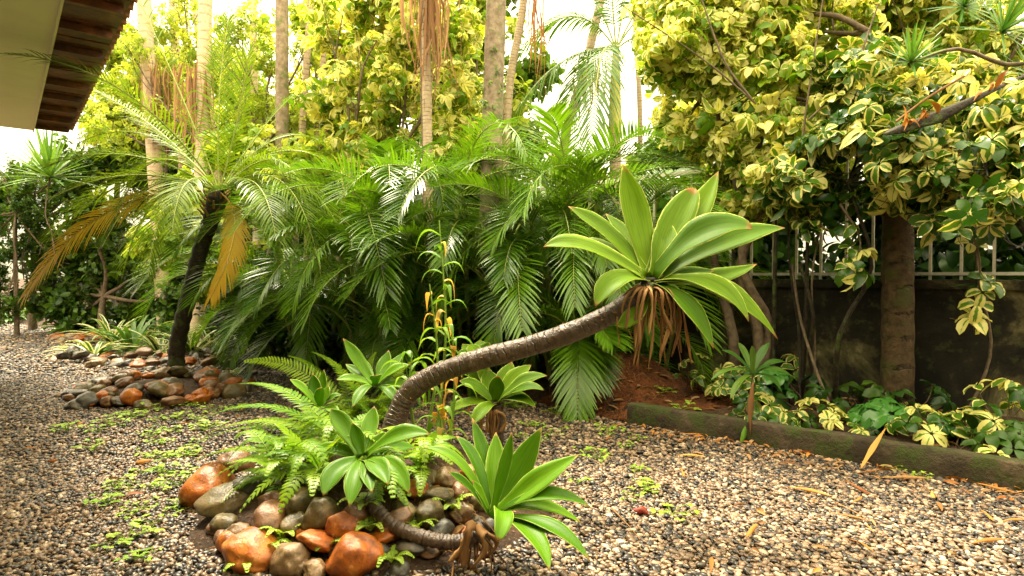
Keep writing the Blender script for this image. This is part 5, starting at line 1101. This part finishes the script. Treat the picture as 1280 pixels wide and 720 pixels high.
# the brown dead leaf and yellowing leaves hanging over the edging
hl = empty('hanging_leaves', tuple(P(940, 490, 4.35)), 'brown and yellowing dead leaves hanging over the edging', 'leaf'); b = np.array(hl.location)
for (a0, a1, a2, w, m_) in [((942, 478), (940, 500), (938, 545), .026, 'husk'), ((938, 520), (935, 540), (922, 565), .024, 'reed'), ((943, 530), (948, 550), (940, 582), .020, 'reed_dry'), ((945, 525), (955, 530), (968, 545), .022, 'reed')]:
    mb = MB(); ribbon(mb, bez(P(*a0, 4.35) - b, P(*a1, 4.3) - b, P(*a2, 4.28) - b, 12), (1, .3, 0), w * np.interp(np.linspace(0, 1, 12), [0, .15, .5, .8, 1], [.2, .7, 1, .75, .05]), .5, 5, rng.random(), 0, .3, .3); o = mb.build('dead_leaf', M[m_], hl); md = o.modifiers.new('thickness', 'SOLIDIFY'); md.thickness = .002
print('part4 done', len(bpy.data.objects))

# ------------------------------------------------------------------ more ferns over the heap and filler stones under them
fern(on_ground(470, 530), [((545, 470, .2), (500, 470, .2), .06), ((430, 475, .2), (450, 480, .2), .07), ((390, 440, .4), (430, 450, .3), .085), ((520, 450, .4), (490, 460, .3), .065), ((500, 540, -.2), (490, 510, -.1), .06), ((455, 560, -.2), (460, 520, -.1), .06)],
     'feathery fern at the foot of the long leaning stem')
fern(on_ground(360, 575), [((262, 600, -.1), (320, 560, .0), .075), ((300, 655, -.3), (330, 600, -.15), .065), ((245, 575, .1), (310, 545, .1), .08), ((270, 640, -.2), (320, 590, -.1), .07), ((310, 530, .2), (340, 545, .15), .07), ((395, 540, .1), (380, 550, .1), .065)],
     'fern drooping over the upper left of the stone heap')
fern(on_ground(470, 600), [((430, 555, .1), (450, 570, .1), .05), ((520, 590, -.1), (495, 575, .0), .05), ((470, 650, -.25), (470, 605, -.15), .045), ((510, 635, -.2), (495, 600, -.1), .045), ((395, 600, .0), (430, 580, .0), .05)],
     'small fern filling the gap right behind the broad leaved agave')
for k in range(70):
    px_ = rng.uniform(262, 615); py_ = rng.uniform(585, 718)
    p = on_ground(px_, py_)
    if heap(p[0], p[1]) < .01: continue
    r = rng.uniform(.028, .058); c = KEYS[rng.choice(6, p=[.22, .24, .26, .10, .06, .12])]
    p[2] += r * .1; stone(p, r, c, 'small ' + CN_[c] + ' filler stone wedged between the big stones of the front heap', 'small filler stones of the front heap', rng.uniform(.6, 1))

# ------------------------------------------------------------------ extra growth: canopy veils, hanging branches, bed plants
for args in [
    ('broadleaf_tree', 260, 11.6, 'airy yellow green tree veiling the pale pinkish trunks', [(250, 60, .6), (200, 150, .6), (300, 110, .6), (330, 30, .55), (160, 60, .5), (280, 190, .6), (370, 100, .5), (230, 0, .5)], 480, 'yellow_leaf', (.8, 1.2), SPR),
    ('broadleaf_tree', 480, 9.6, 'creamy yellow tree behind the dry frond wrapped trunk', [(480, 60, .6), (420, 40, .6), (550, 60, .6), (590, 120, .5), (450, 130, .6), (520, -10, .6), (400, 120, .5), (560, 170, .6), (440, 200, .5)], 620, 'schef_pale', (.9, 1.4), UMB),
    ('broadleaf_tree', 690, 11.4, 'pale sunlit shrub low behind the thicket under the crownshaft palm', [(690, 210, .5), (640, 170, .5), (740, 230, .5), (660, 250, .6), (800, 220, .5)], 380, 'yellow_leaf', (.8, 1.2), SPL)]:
    nm, bx_, Y, lb, bl, nl, lm, sc_, T_ = args
    bb = P(bx_, 345, Y) * np.array([1, 1, 0]); tip = P(bx_, max(150, bl[0][1]) + 40, Y)
    woody(nm, bb, lb, 'tree', [(bb, tip)], [blobpx(q[0], q[1], Y + rng.uniform(-.4, .4), q[2], q[2] * .7, q[2] * .8) for q in bl], nl, T_, lm, sc=sc_, tr=.05, tj=.35)
for k, (px_, py_, Y, lb) in enumerate([(330, 402, 9.0, 'dark leafy shrub in the black gap between the date palm and the thicket'), (375, 408, 8.4, 'second dark leafy shrub at the shaded left edge of the thicket'), (300, 360, 9.4, 'dark shrub right behind the trunk of the date palm'), (430, 420, 7.9, 'dark shrub low in the thicket left of the reedy plants')]):
    c = P(px_, py_ - 20, Y); b = c.copy(); b[2] = float(hz(c[0], c[1]))
    woody('broadleaf_shrub', b, lb, 'shrub', [(b, c)], [(c, (.55, .4, .5)), (c + np.array([.35, .1, -.2]), (.45, .35, .4)), (c + np.array([-.35, .1, -.2]), (.45, .35, .4))], 300, SPL, 'dark_leaf', sc=(.6, .95), tr=.02)  # dark shrubs added to stand in for the shadow under the palms
for k, (a, c, d, Y, lb) in enumerate([((1050, 255), (1075, 300), (1065, 345), 4.4, 'leafy variegated branch hanging before the railing left of the mossy trunk'), ((1205, 265), (1225, 330), (1215, 395), 4.1, 'leafy variegated branch hanging before the wall right of the mossy trunk'), ((1000, 235), (990, 262), (1005, 285), 4.7, 'short variegated branch hanging beside the bars'), ((1165, 242), (1175, 262), (1160, 285), 4.2, 'short variegated branch hanging just right of the mossy trunk')]):
    p = spline([P(*a, Y), P(*c, Y), P(*d, Y)], 12); t = empty('hanging_branch', tuple(p[0]), lb, 'branch', 'variegated branches hanging before the wall'); mb = MB(); tube(mb, p - p[0], np.linspace(.010, .004, 12), 5); mb.build('stem', M['twig'], t)
    mb = MB(); I = np.array([2, 4, 6, 7, 9, 10, 11, 11]); scatter(mb, UMB, p[I] - p[0] + rng.normal(0, .05, (8, 3)), rng.normal(0, .5, (8, 3)) + np.array([0, -.5, .5]), rng.uniform(.8, 1.15, 8), .4); mb.build('leaves', [M['schef'], M['twig']], t)
for px_, py_, Y, lb, n_, mt, sp_r, hh, sc_ in [
    (1010, 500, 4.9, 'mixed green and cream plant at the foot of the stems left of the mossy trunk', 10, 'dark_leaf', .3, .28, .8), (1080, 495, 4.75, 'dark green plant crowding the foot of the mossy trunk', 10, 'mid_dark', .3, .25, .9), (1150, 500, 4.5, 'pale plant against the wall right of the mossy trunk', 10, 'dark_leaf', .3, .35, .85),
    (1190, 540, 3.85, 'low green plant just behind the edging near the right', 8, 'mid_dark', .22, .14, .7), (1000, 530, 4.45, 'tiny green plant behind the edging left of the low variegated one', 7, 'mid_dark', .18, .12, .6), (1250, 500, 4.0, 'tall cream variegated plant at the right edge of the bed', 12, 'schef', .28, .45, .9), (890, 500, 5.3, 'pale leaved plant at the right flank of the red earth', 9, 'schef', .24, .22, .7), (980, 470, 5.4, 'shaded variegated plant deep against the wall', 10, 'schef', .3, .5, .85)]:
    small_plant(bedp(px_, py_, Y), lb, max(4, n_ // 2), mt, sp_r, hh, sc_)
for args in [
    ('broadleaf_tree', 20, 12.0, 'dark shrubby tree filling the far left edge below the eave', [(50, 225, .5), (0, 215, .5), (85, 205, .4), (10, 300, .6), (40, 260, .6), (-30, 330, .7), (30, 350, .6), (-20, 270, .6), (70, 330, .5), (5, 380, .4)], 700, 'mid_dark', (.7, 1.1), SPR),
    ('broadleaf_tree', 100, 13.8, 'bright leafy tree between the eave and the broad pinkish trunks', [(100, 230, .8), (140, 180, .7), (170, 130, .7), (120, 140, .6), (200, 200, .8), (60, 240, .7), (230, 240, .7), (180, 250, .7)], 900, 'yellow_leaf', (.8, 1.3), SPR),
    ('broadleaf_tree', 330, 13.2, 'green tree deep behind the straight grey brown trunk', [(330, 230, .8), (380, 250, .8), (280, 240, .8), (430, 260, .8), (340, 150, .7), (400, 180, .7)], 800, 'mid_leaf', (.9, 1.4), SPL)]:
    nm, bx_, Y, lb, bl, nl, lm, sc_, T_ = args
    bb = P(bx_, 345, Y) * np.array([1, 1, 0]); tip = P(bx_, max(150, bl[0][1]) + 40, Y)
    woody(nm, bb, lb, 'tree', [(bb, tip)], [blobpx(q[0], q[1], Y + rng.uniform(-.4, .4), q[2], q[2] * .7, q[2] * .8) for q in bl], nl, T_, lm, sc=sc_, tr=.05, tj=.35)
fern(on_ground(350, 600), [((278, 628, -.1), (315, 585, .0), .06), ((372, 655, -.3), (365, 610, -.2), .055), ((330, 668, -.35), (340, 620, -.2), .055), ((408, 618, -.2), (385, 590, -.1), .055), ((300, 590, .1), (325, 580, .1), .06)],
     'low fern spreading between the brown stones at the left of the heap')
for k, (px_, py_, lb) in enumerate([(410, 690, 'green sprig between the tan orange stone and the cream one'), (355, 675, 'green sprig above the lumpy grey tan stone'), (520, 665, 'green sprig under the mottled olive stone'), (565, 640, 'green sprig beside the small tan stone under the glossy agave'), (455, 640, 'green sprig in the shade of the broad leaved agave')]):
    b = on_ground(px_, py_); t = empty('fern', tuple(b), lb, 'fern', 'small ferns among the stones')
    for q in range(7):
        a = q * .9 + rng.uniform(-.3, .3); d = np.array([math.cos(a), math.sin(a), 0]); l = rng.uniform(.07, .12); mb = MB()
        frond(mb, bez((0, 0, 0), d * l * .5 + np.array([0, 0, l * .9]), d * l + np.array([0, 0, l * .5]), 9), 9, .028, .007, .05, .1, .3, .15, .7, .0015, nseg=4, lprof=([0, .3, 1], [.8, 1, .2])); mb.build('frond', [M['weed'], M['stem']], t)

# ------------------------------------------------------------------ leggy plant above the brown leaf at the edging
c = P(941, 468, 4.5); lp = empty('broadleaf_plant', tuple(c), 'leggy plant with long pointed green leaves above the brown dead leaf at the edging', 'plant', 'variegated plants along the edging')
for tp, cp, dy, w in [((902, 438), (920, 440), .1, .030), ((987, 455), (965, 445), .0, .034), ((962, 428), (950, 440), .1, .032), ((923, 428), (932, 440), .2, .03), ((994, 474), (968, 452), -.1, .032), ((888, 476), (912, 452), -.1, .028), ((913, 500), (922, 470), -.15, .028), ((978, 492), (965, 465), -.12, .028), ((940, 432), (940, 445), -.05, .028)]:
    agave_leaf(lp, c, (0, -.3, 1), c, P(cp[0], cp[1], 4.5 + dy * .5), P(tp[0], tp[1], 4.5 + dy), w, 'mid_leaf', .25, None, .0015)
b = c.copy(); b[2] = float(hz(c[0], c[1])) - .02; mb = MB(); limb(mb, b - c, np.zeros(3), .009, .007); mb.build('stem', M['twig'], lp)
for args in [
    ('broadleaf_tree', 330, 10.8, 'glowing yellow green tree high between the straight trunks', [(300, 30, .5), (340, 70, .5), (390, 60, .5), (310, 130, .5), (280, 80, .5), (410, 10, .5), (370, 140, .5), (450, 90, .45)], 560, 'yellow_leaf', (.7, 1.05), SPR),
    ('broadleaf_tree', 210, 12.4, 'glowing yellow green tree high beside the eave', [(170, 40, .6), (215, 30, .6), (150, 110, .6), (240, 110, .6), (200, 90, .6), (130, 160, .6), (290, 150, .6)], 560, 'yellow_leaf', (.7, 1.1), SPR),
    ('broadleaf_tree', 590, 10.6, 'yellow green tree showing on both sides of the thick lichen trunk', [(570, 40, .5), (590, 100, .5), (645, 40, .35), (560, 140, .5), (640, 120, .4), (600, 0, .5)], 420, 'yellow_leaf', (.8, 1.1), SPL)]:
    nm, bx_, Y, lb, bl, nl, lm, sc_, T_ = args
    bb = P(bx_, 345, Y) * np.array([1, 1, 0]); tip = P(bx_, max(150, bl[0][1]) + 40, Y)
    woody(nm, bb, lb, 'tree', [(bb, tip)], [blobpx(q[0], q[1], Y + rng.uniform(-.4, .4), q[2], q[2] * .7, q[2] * .8) for q in bl], nl, T_, lm, sc=sc_, tr=.05, tj=.35)
for o in list(bpy.data.objects):
    if o.name.startswith('tall_palm') and 'broad pinkish' in str(o.get('label', '')):
        strips(o, np.array([0, 0, rng.uniform(4.6, 5.2)]) + np.array([.0, -.1, .3]), 34, 1.6, .16, 'fibre', .016)

# ------------------------------------------------------------------ leaf crumbs on the ground, bare branches in the canopy, bits on the mound
mb = MB(); n = 0
while n < 900:
    if n < 380: x, y = rng.uniform(-6, 4.5), rng.uniform(2, 9.5)
    elif n < 640: q = along(K0, CD, CN, rng.uniform(0, 3.6), -abs(rng.normal(0, .16)) - .01, 0); x, y = q[0], q[1]
    else: q = along(K0, CD, CN, rng.uniform(-1, 3.6), rng.uniform(.15, 1.3), 0); x, y = q[0], q[1]
    n += 1; d = edge_dist(x, y)
    if -.0 < d < .12 or abs(x) > .9 * y + .4: continue
    z = float(hz(x, y)) + (.026 if d < 0 else .02); a = rng.uniform(0, 6.28); l = rng.uniform(.012, .045) * (1.6 if n >= 640 else 1); dd = np.array([math.cos(a), math.sin(a), rng.normal(0, .2)]); p0 = np.array([x, y, z])
    ribbon(mb, bez(p0 - dd * l, p0 + np.array([0, 0, .008]), p0 + dd * l, 6), np.cross(dd, (0, 0, 1.)), l * rng.uniform(.12, .42) * np.array([.2, .8, 1, .9, .6, .05]), .5, 3, rng.random(), int(rng.integers(3)), 0, rng.normal(0, .8))
tag(mb.build('leaf_litter', [M['husk'], M['litter'], M['fibre']]), 'small brown leaf crumbs strewn over the gravel and the shady bed', 'leaf litter', None, 'stuff')
for o in list(bpy.data.objects):
    if str(o.get('label', '')).startswith('big cream variegated tree'):
        b = np.array(o.location)
        for a, c, d, Y, r in [((985, 235), (1045, 150), (1098, 5), 4.55, .011), ((940, 125), (905, 75), (872, -15), 4.7, .010), ((945, 130), (880, 75), (775, 5), 4.85, .008), ((1000, 200), (1010, 120), (1030, -10), 4.6, .009), ((1010, 150), (1075, 90), (1120, 60), 4.5, .007)]:
            mb = MB(); tube(mb, spline([P(*a, Y), P(*c, Y), P(*d, Y)], 20) - b, np.linspace(r, r * .5, 20), 6, vrep=2); mb.build('branch', M['bark'], o)
mb = MB()
for k in range(60):                                   # thin dry roots over the soil of the front heap and the red earth
    if k < 36: p0 = on_ground(rng.uniform(430, 600), rng.uniform(610, 700))
    else: p0 = on_ground(rng.uniform(690, 850), rng.uniform(450, 510))
    q = p0 + np.array([rng.normal(0, .07), rng.normal(0, .05), 0]); q[2] = float(hz(q[0], q[1])) + .012; m = (p0 + q) / 2 + np.array([0, 0, rng.uniform(.015, .05)]); tube(mb, bez(p0, m, q, 7), .0025, 4)
tag(mb.build('dry_roots', M['husk']), 'thin dry rootlets and straw strewn over the stone heap soil and red earth', 'rootlets', None, 'stuff')
areca(-1.55, 8.0, 'feathery palm clump at the back of the thicket behind the thin frond wrapped trunk', 20, 1.8, 1.0, False)
# unseen hedge added behind the camera to cut sky light on plant fronts
hp = []
for x in np.arange(-9, 9.5, .8):
    for z in (.8, 2.2, 3.6, 4.8): hp.append((np.array([x, -4.2 + rng.normal(0, .2), z]), (.8, .6, .9)))
P_, U_ = blob_points(hp, 7000, .2, .3, .5, 1.7, -.6); mb = MB(); scatter(mb, SPL, P_ - np.array([0, -4.2, 0]), U_, rng.uniform(1.6, 2.4, len(P_)))
o = mb.build('hedge', [M['dark_leaf'], M['twig']]); o.location = (0, -4.2, 0); tag(o, 'tall dark hedge closing the garden on the near side', 'hedge')
